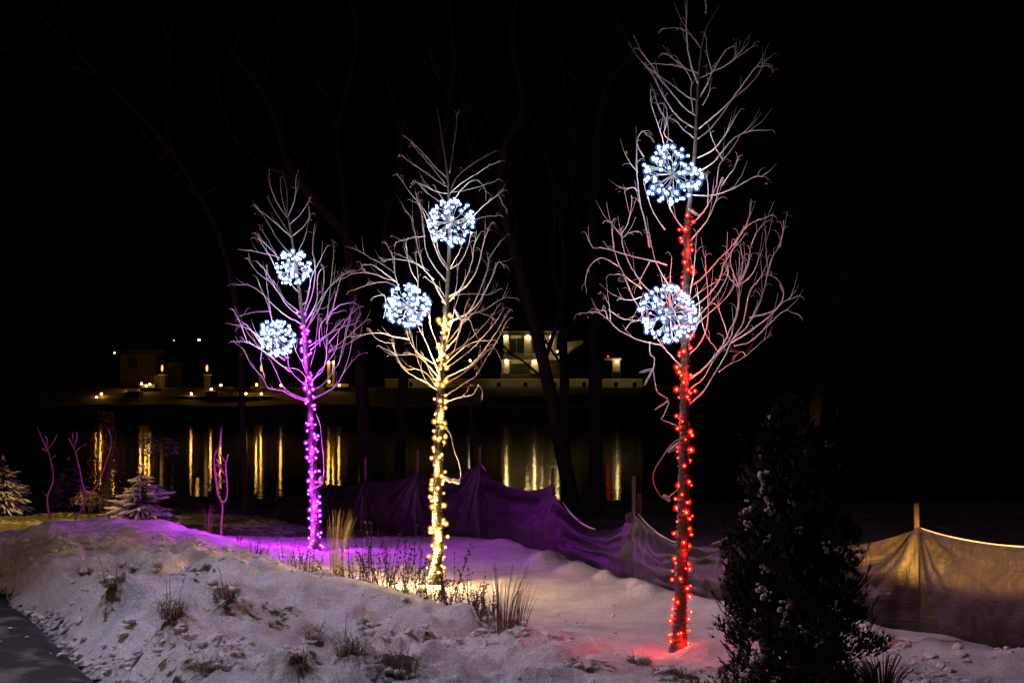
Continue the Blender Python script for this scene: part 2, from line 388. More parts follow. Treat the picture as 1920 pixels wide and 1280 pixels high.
part('side_wing', hs, M['stone'], 1018, 1052, 674, 712, YH + 2.0, 8)
part('lower_roof', hs, M['roofsnow'], 944, 1050, 667, 674, YH - 1.0, 5)
part('foundation', hs, M['stone'], 938, 1056, 700, 736, YH + .6, .5)
part('upper_roof', hs, M['dark'], 940, 1050, 622, 628, YH + 1.0, 9)
for a, b_ in ((944, 954), (983, 996), (1030, 1040)):
    part('pilaster', hs, M['plaster'], a, b_, 629, 667, YH + 1.6, .7)
    wall_lamp(hs, (a + b_) / 2, 630.5, YH + .9)
for a, b_ in ((946, 955), (996, 1010)):
    part('pilaster', hs, M['plaster'], a, b_, 676, 700, YH + .3, .8)
    wall_lamp(hs, (a + b_) / 2 - 1, 677, YH - .5)
for a, b_, c, d in ((957, 980, 634, 662), (999, 1019, 634, 662), (958, 975, 681, 699), (977, 993, 681, 699)):
    f = part('window', hs, M['dark'], a, b_, c, d, YH + (1.0 if c > 660 else 2.2), .3)
    part('pane', f, M['pane'], a + 1.5, b_ - 1.5, c + 1.5, d - 1.5, YH + (.9 if c > 660 else 2.1), .1)
for a, b_ in ((957, 980), (999, 1019)):
    part('mullion', hs, M['plaster'], (a + b_) / 2 - .5, (a + b_) / 2 + .5, 634, 662, YH + 2.0, .1)
b = MB()
for k in range(16): b.box(*BX(944 + k * 5, 944.6 + k * 5, 660, 667, YH - .8, .1))
b.box(*BX(943, 1022, 659.3, 660, YH - .85, .2)); q = b.obj('railing', M['dark'], hs); q['kind'] = 'stuff'
part('eave', hs, M['roofsnow'], 936, 1054, 620.5, 622, YH + .8, 9)
part('steps', hs, M['stone'], 1000, 1012, 700, 704, YH - .4, 1); part('door', hs, M['dark'], 1011.5, 1017, 684, 700, YH + 1.0, .2); part('chimney', hs, M['stone'], 1000, 1008, 612, 621, YH + 4, 1)
# snow covered gable lit from beside
Y = YH - 2; A = P(1057, 641, Y); B = P(1094, 638, Y); D = P(1060, 664, Y)
b = MB(); k = Vector((0, 5, -.5)); b.add([A, B, D, A + k, B + k, D + k], [(0, 2, 1), (3, 4, 5), (0, 1, 4, 3), (1, 2, 5, 4), (2, 0, 3, 5)])
b.obj('snowy_gable', M['roofsnow'], hs); wall_lamp(hs, 1045, 659, YH - 3.5, .2)
wall_lamp(hs, 1056, 652, YH - 6, .12)
gp = thing('gate_pier', 'pale lit pier with a lamp and short roof right of the lake house', 'gate pier')
part('pier', gp, M['plaster'], 1149, 1163, 675, 697, YH, 1.5); part('pedestal', gp, M['stone'], 1147, 1165, 697, 736, YH - .4, 2.3)
part('roof', gp, M['roofsnow'], 1134, 1166, 671, 675, YH - .3, 2.5); wall_lamp(gp, 1157, 677, YH - .8, .2)
lp = thing('lake_lamp', 'small pale post lamp at the water side left of the lake house', 'lamp post')
b = MB(); b.tube([P(881, 712, YH - 3), P(881, 678, YH - 3)], .1, 6); b.obj('post', M['dark'], lp)
b = MB(); b.ball(P(881, 676, YH - 3), .24, 0, 2); b.obj('lamp_head', M['lamppale'], lp)
rw = thing('retaining_wall', 'long pale snow topped wall along the far bank below the lake house', 'wall')
for a, b_, lab in ((722, 868, ''), (868, 940, ''), (940, 1060, ''), (1068, 1104, ''), (1130, 1206, '')):
    part('wall_panel', rw, M['plaster'], a, b_ - .6, 712, 727, YH - 5, 2)
    part('snow_cap', rw, M['roofsnow'], a, b_ - .6, 709.5, 711.8, YH - 5.5, 3)
tb = thing('bank_terrace', 'low snow dusted terrace edge beneath the retaining wall across the lake', 'terrace')
part('snow_cap', tb, M['roofsnow'], 905, 1232, 741, 743.5, 304, 5)
part('wall_panel', tb, M['stone'], 905, 1232, 743.5, 764, 304.5, 4)
for i, (px, dy) in enumerate(((935, 0), (985, 0), (1040, 0), (1095, 0), (1155, 0), (1190, 0), (770, 0), (830, 0))):   # added lights, hooded from view, that brighten the wall
    o = thing('added_wash_light', ['added bank light under the left corner of the lake house', 'added bank light under the lake house windows', 'added bank light under the right wing of the lake house',
        'added bank light under the snowy gable', 'added bank light below the gate pier', 'added bank light right of the gate pier', 'added bank light left of the yellow lit tree trunk', 'added bank light just right of the yellow lit tree trunk'][i],
        'added light', group='added wash lights along the far bank')
    b = MB(); c = P(px, 718, YH - 8.5); b.ball(c, .13, 0, 1); b.box(c.x - .45, c.x + .45, c.y - .35, c.y - .30, c.z - .9, c.z + .2, 1); b.tube([c, c - Vector((0, 0, 2.0))], .05, 4, 1); b.obj('lamp_head', [M['lamppale'], M['dark']], o)

# left bank: stone house, lanterns, terraces with path lights
YL = 322
sh = thing('stone_house', 'dark stone building with a chimney pier across the lake on the left', 'house')
part('wall', sh, M['stone'], 225, 292, 664, 735, YL + 8, 8); part('roof', sh, M['dark'], 215, 300, 655, 664, YL + 7, 10)
part('side_wall', sh, M['stone'], 313, 332, 680, 735, YL + 5, 6)
part('stone_pier', sh, M['stone'], 288, 308, 703, 735, YL, 4)
part('window', sh, M['pane'], 240, 256, 672, 690, YL + 7.8, .2)
def lantern(px, py, lab):
    o = thing('lantern', lab, 'lantern', group='standing lanterns on the far left bank')
    b = MB(); b.ball(P(px, py, YL - 1), .30, 0, 2, (.9, .9, 2.6)); b.obj('lamp_head', M['lampdim'], o)
    b = MB(); x0, x1, y0, y1, z0, z1 = BX(px - 4, px + 4, py + 9.5, py + 12, YL - 1.6, 1.3); b.box(x0, x1, y0, y1, z0, z1)
    b.obj('lantern_floor', M['dark'], o); b = MB(); b.box(x0, x1, y0, y1, z1 + 2.0, z1 + 2.15); b.obj('lantern_roof', M['dark'], o)
    b = MB(); b.box(*BX(px - 7, px + 7, py + 12, py + 13.5, YL - 2, 2)); b.obj('base', M['roofsnow'], o)
    b = MB(); b.box(*BX(px - 5, px + 5, py + 13.5, py + 44, YL - 1.8, 1.6)); b.obj('pedestal', M['stone'], o)
M['lampdim'] = emis('dim amber lantern', (1, .5, .1), 1.6)
lantern(304, 690, 'amber lantern above the stone pier'); lantern(388, 690, 'amber lantern standing alone on the dark lawn'); lantern(490, 690, 'amber lantern behind the purple tree branches')
PLS = [(190, 738, 0), (181, 745, 0), (193, 747, 0), (244, 730, 0), (265, 719, 1), (274, 723, 1), (281, 720, 1), (359, 738, 2), (396, 729, 2), (414, 722, 2), (461, 738, 2), (490, 738, 2), (481, 721, 2), (527, 722, 2), (617, 715, 3), (636, 722, 3)]
NM = ['highest of the three lights on the leftmost steps', 'left light of the leftmost steps', 'lowest light of the leftmost steps', 'lone path light right of the leftmost steps', 'first of three lights by the stone pier',
      'middle of three lights by the stone pier', 'third light by the stone pier, nearest to it', 'bright light on the left end of the long terrace', 'light on the upper terrace, lower of two', 'light at the top terrace, left end',
      'left of the paired lights on the long terrace', 'right of the paired lights on the long terrace', 'light on the small block behind the purple tree', 'single light right behind the purple tree branches', 'light at the foot of the lit columns', 'last light right of the lit columns']
M['ledge'] = mat('snowy ledge', (.6, .55, .42), .8, (.5, .45, .35), 1, .05, 2)
for (px, py, g), nm in zip(PLS, NM):
    Yp = YL - (10 if py > 730 else 5); c = P(px, py, Yp)
    o = thing('path_light', 'small amber ' + nm if not nm.startswith('small') else nm, 'path light', group='amber path lights on the far left bank')
    b = MB(); b.ball(c, .23, 0, 1); b.tube([c, c - Vector((0, 0, 1.0))], .05, 4, 1); b.obj('lamp_head', [M['lampwarm'], M['dark']], o)
LED = [(150, 203, 749, 2.2, YL - 10.6, 'snowy ledge of the leftmost steps'), (235, 262, 734, 1.4, YL - 10.6, 'short ledge under the lone path light'), (262, 292, 726, 2, YL - 5.6, 'ledge leading to the stone pier'),
       (330, 432, 743, 1.6, YL - 11, 'long lit terrace ledge, left half'), (433, 512, 743, 1.6, YL - 11, 'long lit terrace ledge, right half'), (385, 410, 733, 1, YL - 10.4, 'small ledge on the middle terrace'),
       (402, 432, 725.5, 1.2, YL - 5.6, 'ledge of the top terrace'), (470, 492, 725, 1, YL - 5.6, 'block ledge behind the purple tree'), (520, 545, 726, 1, YL - 5.6, 'ledge right behind the purple tree branches'), (608, 655, 725, 1.5, YL - 5.6, 'ledge at the foot of the lit columns')]
for a, b_, py, hgt, Yp, lab in LED:
    o = thing('terrace_ledge', lab, 'terrace', group='terraces on the far left bank')
    part('snow_cap', o, M['ledge'], a, b_, py, py + 1.2, Yp, 4); part('stone_edge', o, M['stone'], a + 1, b_ - 1, py + 1.2, py + 14, Yp + .5, 3)
    if hgt > 1.3: part('back_wall', o, M['ledge'], a + 4, b_ - 2, py - 6, py, Yp + 4.05, .4)
for px, lab in ((616, 'left of two tall amber lit columns beyond the purple tree'), (625, 'right of two tall amber lit columns beyond the purple tree')):
    o = thing('lit_column', lab, 'column', group='two lit columns'); part('shaft', o, M['plaster'], px - 2.5, px + 2.5, 677, 722, YL + 1.5, .8)
    b = MB(); b.ball(P(px, 679, YL + .6), .25, 0, 1); b.obj('lamp_head', M['lampwarm'], o)
for px, py, mm, lab in ((215, 661, 'lampwarm', 'tiny orange lamp on the roof edge of the stone house'), (373, 637, 'lampwarm', 'tiny orange lamp high on the dark hill'), (326, 638, 'lampgrey', 'tiny white lamp on the dark hill above the stone house'),
                        (675, 654, 'lampgreen', 'tiny greenish lamp seen between purple and yellow trees'), (1140, 668, 'lampred', 'faint red beacon left of the gate pier'), (1016, 655, 'lamppale', 'tiny lamp behind the leaning trunk')):
    if mm == 'lampgrey': M[mm] = emis('white lamp', (.5, .6, .5), 2)
    if mm == 'lampgreen': M[mm] = emis('green lamp', (.5, .7, .1), 3)
    o = thing('distant_lamp', lab, 'lamp', group='scattered lamps across the lake')
    b = MB(); c = P(px, py, YL + 14); b.ball(c, .2, 0, 1); b.tube([c, Vector((c.x, c.y, far_h(np.array(c.x), np.array(c.y)) - .3))], .06, 4, 1); b.obj('lamp_head', [M[mm], M['dark']], o)

# ------------------------------------------------------------------ unseen lamps outside the frame, added for their light on snow and fence
def unseen_lamp(loc, h, col, power, aim, spot, label, blend=.6, r=.12, cut=0):
    o = thing('unseen_lamp' if h > 2 else 'added_flood', label, 'added unseen lamp' if h > 2 else 'added floodlight', (loc[0], loc[1], 0))
    b = MB(); b.tube([(0, -.5, -.8), (0, -.5, h + .15), (0, -.4, h + .15), (0, -.1, h + .15)], .05 if h > 2 else .02, 8); b.obj('added_pole', M['dark'], o)
    b = MB(); b.box(-.18, .18, -.18, .18, h + .10, h + .2); b.obj('added_lamp_hood', M['dark'], o)
    if cut:                                          # cut-off shield in front of the added lamp
        b = MB()
        if cut < 0: b.box(-.5, .5, .3, .31, h - .1 - .3 * cut, h + .2); b.box(-.05, -.045, -.1, 1.4, h - .4, h + .2)
        else: b.box(-1.2, 1.2, .6, .62, h - .1 - .6 * cut, h + .2); b.box(-1.2, 1.2, -.18, .62, h + .2, h + .22)
        b.obj('lamp_shield', M['dark'], o)
    ld = bpy.data.lights.new('lamp', 'SPOT'); ld.energy = power; ld.color = col; ld.shadow_soft_size = r
    ld.spot_size = R(spot); ld.spot_blend = blend
    lo = bpy.data.objects.new('lamp', ld); link(lo, o); lo.location = (0, 0, h - .1)
    d = Vector(aim) - Vector((loc[0], loc[1], h - .1)); lo.rotation_euler = d.to_track_quat('-Z', 'Y').to_euler()
unseen_lamp((-4.9, 9.2), 7.6, (.80, .72, 1), 1500, (-.8, 9.4, 0), 84, 'tall fill lamp added above the snow bank, outside the picture', .9, .12)
unseen_lamp((-10.5, 3), 3.4, (1, .58, .38), 760, (-1, 14, .5), 75, 'added warm street lamp beside the path, outside the picture', .6, .05, .14)
unseen_lamp((-9.8, 20.0), 4.2, (1, .62, .14), 2600, (-8.2, 21.2, 0), 70, 'unseen amber street lamp over the lawn, outside the picture', .8)
unseen_lamp((2.7, 4.2), .75, (1, .47, .09), 30000, (3.3, 10.4, 2.15), 33, 'amber floodlight added to brighten the fence, outside the picture', .2, .012, -.022)

# ------------------------------------------------------------------ silt fence
def fabric_mat():
    m = bpy.data.materials.new('black woven geotextile'); m.use_nodes = True; t = m.node_tree; b = t.nodes['Principled BSDF']; L = t.links.new
    b.inputs['Base Color'].default_value = (.009, .008, .007, 1); b.inputs['Roughness'].default_value = .46; b.inputs['Specular IOR Level'].default_value = .42
    uv = t.nodes.new('ShaderNodeUVMap'); prev = None
    cols = []                                        # dusty threads, along and across the weave
    for sxy in ((90, 1.6, 1), (2.2, 110, 1)):
        mp = t.nodes.new('ShaderNodeMapping'); mp.inputs['Scale'].default_value = sxy
        n = t.nodes.new('ShaderNodeTexNoise'); n.inputs['Scale'].default_value = 1; n.inputs['Detail'].default_value = 8; n.inputs['Roughness'].default_value = .75
        L(uv.outputs[0], mp.inputs[0]); L(mp.outputs[0], n.inputs['Vector'])
        r = t.nodes.new('ShaderNodeValToRGB'); r.color_ramp.elements[0].position = .47; r.color_ramp.elements[1].position = .68
        r.color_ramp.elements[0].color = (.005, .0045, .004, 1); r.color_ramp.elements[1].color = (.026, .020, .015, 1)
        L(n.outputs[0], r.inputs[0]); cols.append(r)
    mxc = t.nodes.new('ShaderNodeMix'); mxc.data_type = 'RGBA'; mxc.inputs[0].default_value = .5
    L(cols[0].outputs[0], mxc.inputs[6]); L(cols[1].outputs[0], mxc.inputs[7]); L(mxc.outputs[2], b.inputs['Base Color'])
    for axis, scl, dist in (('X', 260, .0012), ('Y', 90, .0012)):
        wv = t.nodes.new('ShaderNodeTexWave'); wv.bands_direction = axis; wv.inputs['Scale'].default_value = scl / 10; wv.inputs['Distortion'].default_value = 1.5; wv.inputs['Detail'].default_value = 2
        L(uv.outputs[0], wv.inputs['Vector']); u = t.nodes.new('ShaderNodeBump'); u.inputs['Distance'].default_value = dist * 1.2; u.inputs['Strength'].default_value = .6
        L(wv.outputs['Fac'], u.inputs['Height'])
        if prev: L(prev.outputs[0], u.inputs['Normal'])
        prev = u
    for sxy, dist in (((70, 2.2, 1), .012), ((3, 60, 1), .009), ((9, 9, 1), .02)):   # pulled threads, both ways
        mp = t.nodes.new('ShaderNodeMapping'); mp.inputs['Scale'].default_value = sxy
        n = t.nodes.new('ShaderNodeTexNoise'); n.inputs['Scale'].default_value = 1; n.inputs['Detail'].default_value = 7; n.inputs['Roughness'].default_value = .7
        L(uv.outputs[0], mp.inputs[0]); L(mp.outputs[0], n.inputs['Vector'])
        u = t.nodes.new('ShaderNodeBump'); u.inputs['Distance'].default_value = dist; u.inputs['Strength'].default_value = .7
        L(n.outputs[0], u.inputs['Height']); L(prev.outputs[0], u.inputs['Normal']); prev = u
    L(prev.outputs[0], b.inputs['Normal'])
    return m
M['fabric'] = fabric_mat()
FS = [  # px, stake top y, fabric top y, distance, stake shown
    (520, 905, 930, 23.5), (620, 878, 905, 21.8), (685, 858, 898, 20.6), (783, 845, 884, 19.8), (900, 838, 868, 18.9), (1037, 878, 905, 16.6),
    (1190, 893, 952, 14.05), (1392, 960, 984, 12.25), (1722, 945, 988, 10.75), (2080, 960, 1018, 9.2), (2560, 960, 1050, 7.6)]
sag = [.06, .08, .08, .10, .20, .36, .27, .16, .08, .08]
fence = thing('silt_fence', 'sagging black silt fence on wooden stakes between the snow and the lake', 'fence')
for i, (px, ty, fy, d) in enumerate(FS):
    top = P(px, ty, d); x = top.x; g = hz(x, min(d, 30))
    b = MB(); lean = random.uniform(-.02, .02); hw = .02
    b.add([(x - hw + lean, d + .03, g - .25), (x + hw + lean, d + .03, g - .25), (x + hw + lean, d + .055, g - .25), (x - hw + lean, d + .055, g - .25),
           (x - hw, d + .03, top.z), (x + hw * .7, d + .03, top.z + .008), (x + hw * .7, d + .055, top.z + .008), (x - hw, d + .055, top.z)],
          [(0, 3, 2, 1), (4, 5, 6, 7), (0, 1, 5, 4), (1, 2, 6, 5), (2, 3, 7, 6), (3, 0, 4, 7)])
    st = b.obj('stake', M['stake'], fence)
    if i == 6:
        b = MB(); q = P(1200, 925, d); b.box(q.x - .018, q.x + .02, d + .06, d + .09, g - .25, q.z); b.obj('stake', M['stake'], fence)
    if i < 4: pass
for i in range(len(FS) - 1):
    a, c = FS[i], FS[i + 1]; A = P(a[0], a[2], a[3]); B = P(c[0], c[2], c[3]); nu, nv = 90, 46
    hd = Vector((B.x - A.x, B.y - A.y, 0)); Lh = hd.length; hd /= Lh; nrm = Vector((hd.y, -hd.x, 0))   # towards the camera
    if nrm.y > 0: nrm = -nrm
    U, V = np.meshgrid(np.linspace(0, 1, nu), np.linspace(0, 1, nv))
    sgv = sag[i] * (4 * U * (1 - U)) ** .85
    bx = A.x + (B.x - A.x) * U; by = A.y + (B.y - A.y) * U
    top = A.z + (B.z - A.z) * U - sgv
    gz = height(bx, by) - .04
    Zz = top * (1 - V) + gz * V
    off = .07 * np.sin(np.pi * V) * (1 + .8 * fbm(U * Lh * 1.2 + i * 7, V * 1.5, 3, 90 + i)) * (.35 + np.sqrt(4 * U * (1 - U)))
    H = .78; ox, oy = U * Lh, V * H
    for (sx, ph) in ((0, 0.3), (Lh, 1.1)):           # creases fanning out from each stake head
        dx = np.abs(ox - sx); ang = np.arctan2(oy + .05, dx + .02); rr = np.sqrt(dx ** 2 + oy ** 2)
        fade = np.exp(-rr / .55) * sstep(0, .12, dx)
        off += (np.sin(ang * 17 + ph + i) + .5 * np.sin(ang * 31 + 2 * ph + i)) * .016 * fade + .03 * np.sin(ang * 7 + i) * fade
    drape = sag[i] / .2
    off += .035 * drape * np.sin((oy + sgv * .6) * 26 + fbm(U * 4, V * 3, 2, i) * 3) * np.exp(-V * 2.0) * (4 * U * (1 - U)) ** .5
    off += .012 * fbm(U * Lh * 5, V * 5, 3, 130 + i) + .006 * fbm(U * Lh * 17, V * 13, 2, 140 + i)
    pin = sstep(0, .04, U) * sstep(0, .04, 1 - U)
    off = off * (.25 + .75 * pin)
    Xx = bx + nrm.x * off; Yy = by + nrm.y * off
    o = grid_obj('fabric_panel', Xx, Yy, Zz, M['fabric']); o.parent = fence
    uvl = o.data.uv_layers.new(name='UVMap'); idx = np.empty(len(o.data.loops), np.int32); o.data.loops.foreach_get('vertex_index', idx)
    uvs = np.stack([ox.ravel() + i * 3.7, oy.ravel()], -1)[idx]; uvl.data.foreach_set('uv', uvs.ravel().astype(np.float32))
    if i >= 4:                                        # snow lying on the folded top hem
        mb = MB(); rng = (.05, .5) if i in (6, 7) else (.02, .9)
        if i == 4: rng = (.0, .12)
        if i == 5: rng = (.14, .58)
        k0, k1 = int(rng[0] * nu), min(nu - 1, int(rng[1] * nu))
        pts = [Vector((bx[0, k], by[0, k] + .012, top[0, k] + .004)) for k in range(k0, k1)]
        if len(pts) > 3:
            pts = pts[::2]
            mb.tube(pts, lambda t_: (.008 if i < 6 else .003) * (.35 + .65 * abs(math.sin(t_ * 9 + i))) * min(1, 8 * t_ + .1, 8 * (1 - t_) + .1) + .003, 6)
            mb.obj('snow_edge', M['clump_snow'], fence, True)

# ------------------------------------------------------------------ lit trees
def curl(p0, d, ln, r, drop=1.0):
    pts = [p0]; v = Vector(d).normalized(); n = 7
    side = Vector((random.uniform(-1, 1), random.uniform(-1, 1), 0)) * .5
    for i in range(n):
        v = (v + Vector((0, 0, -1)) * .34 * drop * (i / n * 1.6) + side * .10).normalized(); pts.append(pts[-1] + v * ln / n)
    return pts
leaf_me = None
def leaf_mesh():
    global leaf_me
    if leaf_me: return leaf_me
    b = MB()
    for k in range(4):
        a = k * 1.6; c = Vector((math.cos(a) * .01, math.sin(a) * .01, -.008 * k))
        e = Vector((math.cos(a + .6), math.sin(a + .6), -.5)) * .028; f = Vector((-math.sin(a), math.cos(a), .3)) * .009
        b.add([c, c + e * .5 + f, c + e + Vector((0, 0, .006)), c + e * .5 - f], [(0, 1, 2), (0, 2, 3)])
    leaf_me = b.mesh('dried_leaf', M['leaf_dry']); return leaf_me
def lit_tree(label, d, trunk, tr, branches, br, crops, curls, nleaf, seed):
    random.seed(seed)
    base = P(*trunk[0], d); o = thing('young_tree', label, 'tree', base, 'young bare trees wrapped in lights')
    def conv(pts, depth): return [P(x, y, d + dd) - base for (x, y), dd in zip(pts, depth)]
    # trunk
    tp = spline(conv(trunk, [0] * len(trunk)), 4); n = len(tp)
    zt = tp[-1].z
    def trad(z): return max(.0045, tr[1] + (tr[0] - tr[1]) * max(0, 1 - z / zt) ** 1.0) * (1 + .55 * math.exp(-max(z, 0) / .07))
    b = MB(); b.tube([tp[0] - Vector((0, 0, .08))] + tp, lambda t_: trad(([tp[0]] + tp)[min(n, round(t_ * n))].z), 10); b.obj('trunk', M['trunkbark'], o, True)
    tips = []
    for crop, pl in branches:
        ox, oy, s = crops[crop]
        pp = [(ox + x / s, oy + y / s) for x, y in pl]
        L2 = [0]
        for q, w_ in zip(pp, pp[1:]): L2.append(L2[-1] + math.hypot(w_[0] - q[0], w_[1] - q[1]))
        tot = L2[-1] * d / F_PX
        k = random.choice((-1, 1)) * random.uniform(.15, .7)
        dep = [k * tot * (l / L2[-1]) ** .8 for l in L2]
        pts = spline(conv(pp, dep), 5); js = .0006 + .00008 * d
        pts = [pts[0]] + [p_ + Vector((random.gauss(0, js), random.gauss(0, js), random.gauss(0, js))) for p_ in pts[1:]]
        r0 = br[0] * (.55 + .45 * min(1, tot / 1.0)) * random.uniform(.8, 1.1); r1 = br[1]
        b = MB(); b.tube(pts, lambda t_: (r0 + (r1 - r0) * t_ ** .75) * random.uniform(.86, 1.16), 6); bo = b.obj('branch', M['bark'], o, True)
        m_ = len(pts)
        ntw = max(2, int(tot * curls * 5.4)); tb_ = None
        for q in range(ntw):
            f = random.uniform(.3, .97); i = min(m_ - 2, int(f * m_)); t_ = (pts[i + 1] - pts[i]).normalized()
            sd = Vector((random.uniform(-1, 1), random.uniform(-1, 1), random.uniform(-.1, .9)))
            if random.random() < .45:
                cv = curl(pts[i], t_ * .7 + sd * .9 + Vector((0, 0, .4)), random.uniform(.05, .13), .004, 1.2)
            else:
                v = (t_ + sd * .55 + Vector((0, 0, .35))).normalized(); ln = random.uniform(.08, .3) * (1.1 - f * .4)
                cv = [pts[i], pts[i] + v * ln * .5, pts[i] + (v + Vector((0, 0, .2))).normalized() * ln]
            tw = MB(); tw.tube(cv, (r1 * .72, r1 * .36), 4); tw.obj('twig', M['bark'], bo, True); tips.append(cv[-1])
        for q in range(random.randint(1, 2)):
            t_ = (pts[-1] - pts[-3]).normalized()
            cv = curl(pts[-1], t_ + Vector((random.uniform(-.6, .6), random.uniform(-.6, .6), .2)), random.uniform(.04, .10), .003, 1.3)
            tw = MB(); tw.tube(cv, (r1 * .9, r1 * .5), 4); tw.obj('twig', M['bark'], bo, True); tips.append(cv[-1])
    random.shuffle(tips)
    for p in tips[:nleaf]:
        lo = link(bpy.data.objects.new('dried_leaf', leaf_mesh()), o); lo.location = p; lo.rotation_euler = (random.uniform(-.5, .5), random.uniform(-.5, .5), random.uniform(0, 6)); lo.scale = [random.uniform(.6, 1.2)] * 3
    return base, tp, trad

TA, TB_ = {'A': (1060, 0, 2.783), 'B': (1060, 440, 2.783)}, None
RED = [('A', p) for p in [
 [(705,250),(670,200),(630,165),(580,145),(530,150)], [(693,440),(660,350),(640,260),(632,150),(632,40),(636,0)], [(693,383),(630,360),(560,340),(470,333)],
 [(630,358),(590,325),(540,292)], [(690,527),(630,500),(560,445),(480,390),(415,340)], [(680,605),(620,560),(560,490),(500,420),(450,340),(395,275)],
 [(672,668),(600,620),(540,550),(490,460),(455,390),(420,345)], [(668,600),(655,480),(660,430),(635,375),(610,350)], [(672,720),(620,680),(590,645),(562,625)],
 [(705,408),(770,375),(840,340),(905,280),(955,225)], [(840,340),(910,290),(975,245)], [(705,505),(740,440),(765,380),(800,320),(835,265),(865,245)],
 [(765,370),(740,280),(738,200)], [(697,672),(760,620),(850,540),(920,450),(975,375),(1000,350),(1040,345)], [(690,725),(760,670),(830,580),(870,520),(950,455),(1010,385),(1045,320),(1085,285)],
 [(715,550),(745,500),(760,440)], [(690,825),(760,790),(810,740),(850,680),(885,620),(910,575)], [(690,900),(770,850),(820,790),(870,730),(920,700),(980,682),(1062,680)],
 [(660,1018),(760,1020),(840,1000),(920,960),(990,922),(1028,922)], [(640,1190),(700,1130),(750,1060),(790,960),(800,870),(825,830),(860,790),(900,730)],
 [(825,835),(790,780),(765,720),(750,670)], [(815,970),(850,920),(880,880),(900,835)], [(745,1070),(745,980),(735,920)], [(650,1260),(740,1150),(780,1060),(800,970)],
 [(440,1290),(420,1180),(390,1050),(375,920),(372,820),(375,745)], [(378,900),(345,860),(315,810)], [(385,1000),(350,978),(322,990)],
 [(520,1200),(460,1110),(430,1030),(410,960)], [(628,1215),(570,1130),(535,1060)], [(520,770),(500,700),(480,640),(450,550),(445,495)],
 [(520,770),(540,690),(520,620),(490,570),(470,500)], [(410,820),(375,745),(400,685),(430,710)], [(560,740),(515,700),(530,640),(530,570)],
 [(300,1290),(295,1220),(320,1180),(340,1110),(348,1045)], [(295,1235),(260,1190),(238,1165)], [(300,1240),(325,1218),(355,1210)], [(255,1290),(245,1230),(240,1170)],
 [(880,1280),(930,1200),(960,1130),(968,1070)], [(930,1200),(980,1160),(1060,1130)], [(970,1280),(1000,1210),(1040,1165)], [(1120,1290),(1130,1240),(1140,1170)],
 [(730,70),(735,20),(705,-20)], [(735,70),(732,10),(760,-15)]]] + [('B', p) for p in [
 [(645,755),(720,700),(800,610),(850,520),(890,420),(908,300),(905,200),(910,100)], [(800,610),(855,550),(880,470),(905,380),(908,280),(930,200),(960,130)],
 [(645,810),(720,750),(760,680),(800,620)], [(640,890),(720,820),(770,740),(830,640),(870,550),(940,490),(990,400),(1030,310),(1055,200),(1050,100),(1045,0)],
 [(1055,200),(1080,120),(1120,50),(1135,-20)], [(865,565),(940,520),(1010,470),(1090,400),(1140,350),(1190,330)], [(880,580),(960,560),(1040,490),(1100,430),(1150,395),(1190,410)],
 [(800,718),(850,680),(930,640),(990,590),(1070,522)], [(945,635),(925,610),(900,620)], [(960,432),(1040,415),(1100,385),(1135,330),(1130,270),(1105,230),(1072,212)],
 [(880,540),(930,450),(960,300),(1000,250),(1030,200)], [(645,625),(700,570),(740,480),(745,350),(735,200),(730,120),(740,100)], [(800,610),(760,560),(730,510),(710,440)],
 [(640,510),(740,420),(820,350),(870,290),(880,250)], [(632,495),(700,420),(780,330),(830,250),(850,200),(845,170)], [(640,400),(740,320),(800,240),(830,150),(880,70),(930,10)],
 [(640,280),(720,220),(800,130),(870,60),(930,-30)], [(650,310),(670,200),(680,80),(685,0)], [(640,350),(720,285),(800,240)], [(620,705),(560,640),(500,570),(455,490),(420,400)],
 [(500,575),(420,560),(340,530),(270,490),(220,440),(165,405),(95,410)], [(220,440),(210,400),(175,395)], [(235,450),(230,370),(215,345)], [(225,390),(280,430),(340,445),(420,445)],
 [(310,500),(340,460),(380,450)], [(430,490),(390,390),(350,320),(310,220),(270,130),(250,50),(245,-10)], [(520,360),(420,275),(370,210),(320,120),(297,40),(290,-20)],
 [(530,160),(470,140),(380,120),(290,95),(200,70),(145,65),(115,15)], [(275,165),(220,130),(170,125),(120,180),(103,250)], [(400,280),(340,240),(290,208),(245,210)],
 [(560,300),(490,180),(460,100),(440,0)], [(560,560),(545,380),(550,200),(555,120)], [(440,140),(410,200),(385,250)], [(400,325),(340,340),(290,335)], [(850,540),(820,440),(800,390)],
 [(905,270),(870,180),(860,110)], [(905,265),(925,150),(915,70)], [(905,262),(950,170),(965,90)], [(905,270),(980,200),(1010,120)], [(905,275),(860,230),(840,180)],
 [(600,480),(560,380),(520,300),(500,220)], [(640,560),(690,470),(700,380),(690,290)]]]
def scp(name, pts):
    ox, oy, s = name; return [(ox + x / s, oy + y / s) for x, y in pts]
red_trunk = [(1272, 1224), (1276, 1130), (1280, 1000), (1282, 900), (1284, 700), (1286, 560), (1288, 470)] + scp(TA['A'], [(640,1160),(655,1000),(675,800),(685,600),(693,450),(700,340),(712,250),(735,150),(780,70),(808,35)])
TREES = {}
TREES['red'] = (10.0,) + lit_tree('tallest bare young tree on the right, its trunk wrapped in red lights', 10.0, red_trunk, (.046, .0035), RED, (.0074, .0023), TA, 1.5, 34, 3)

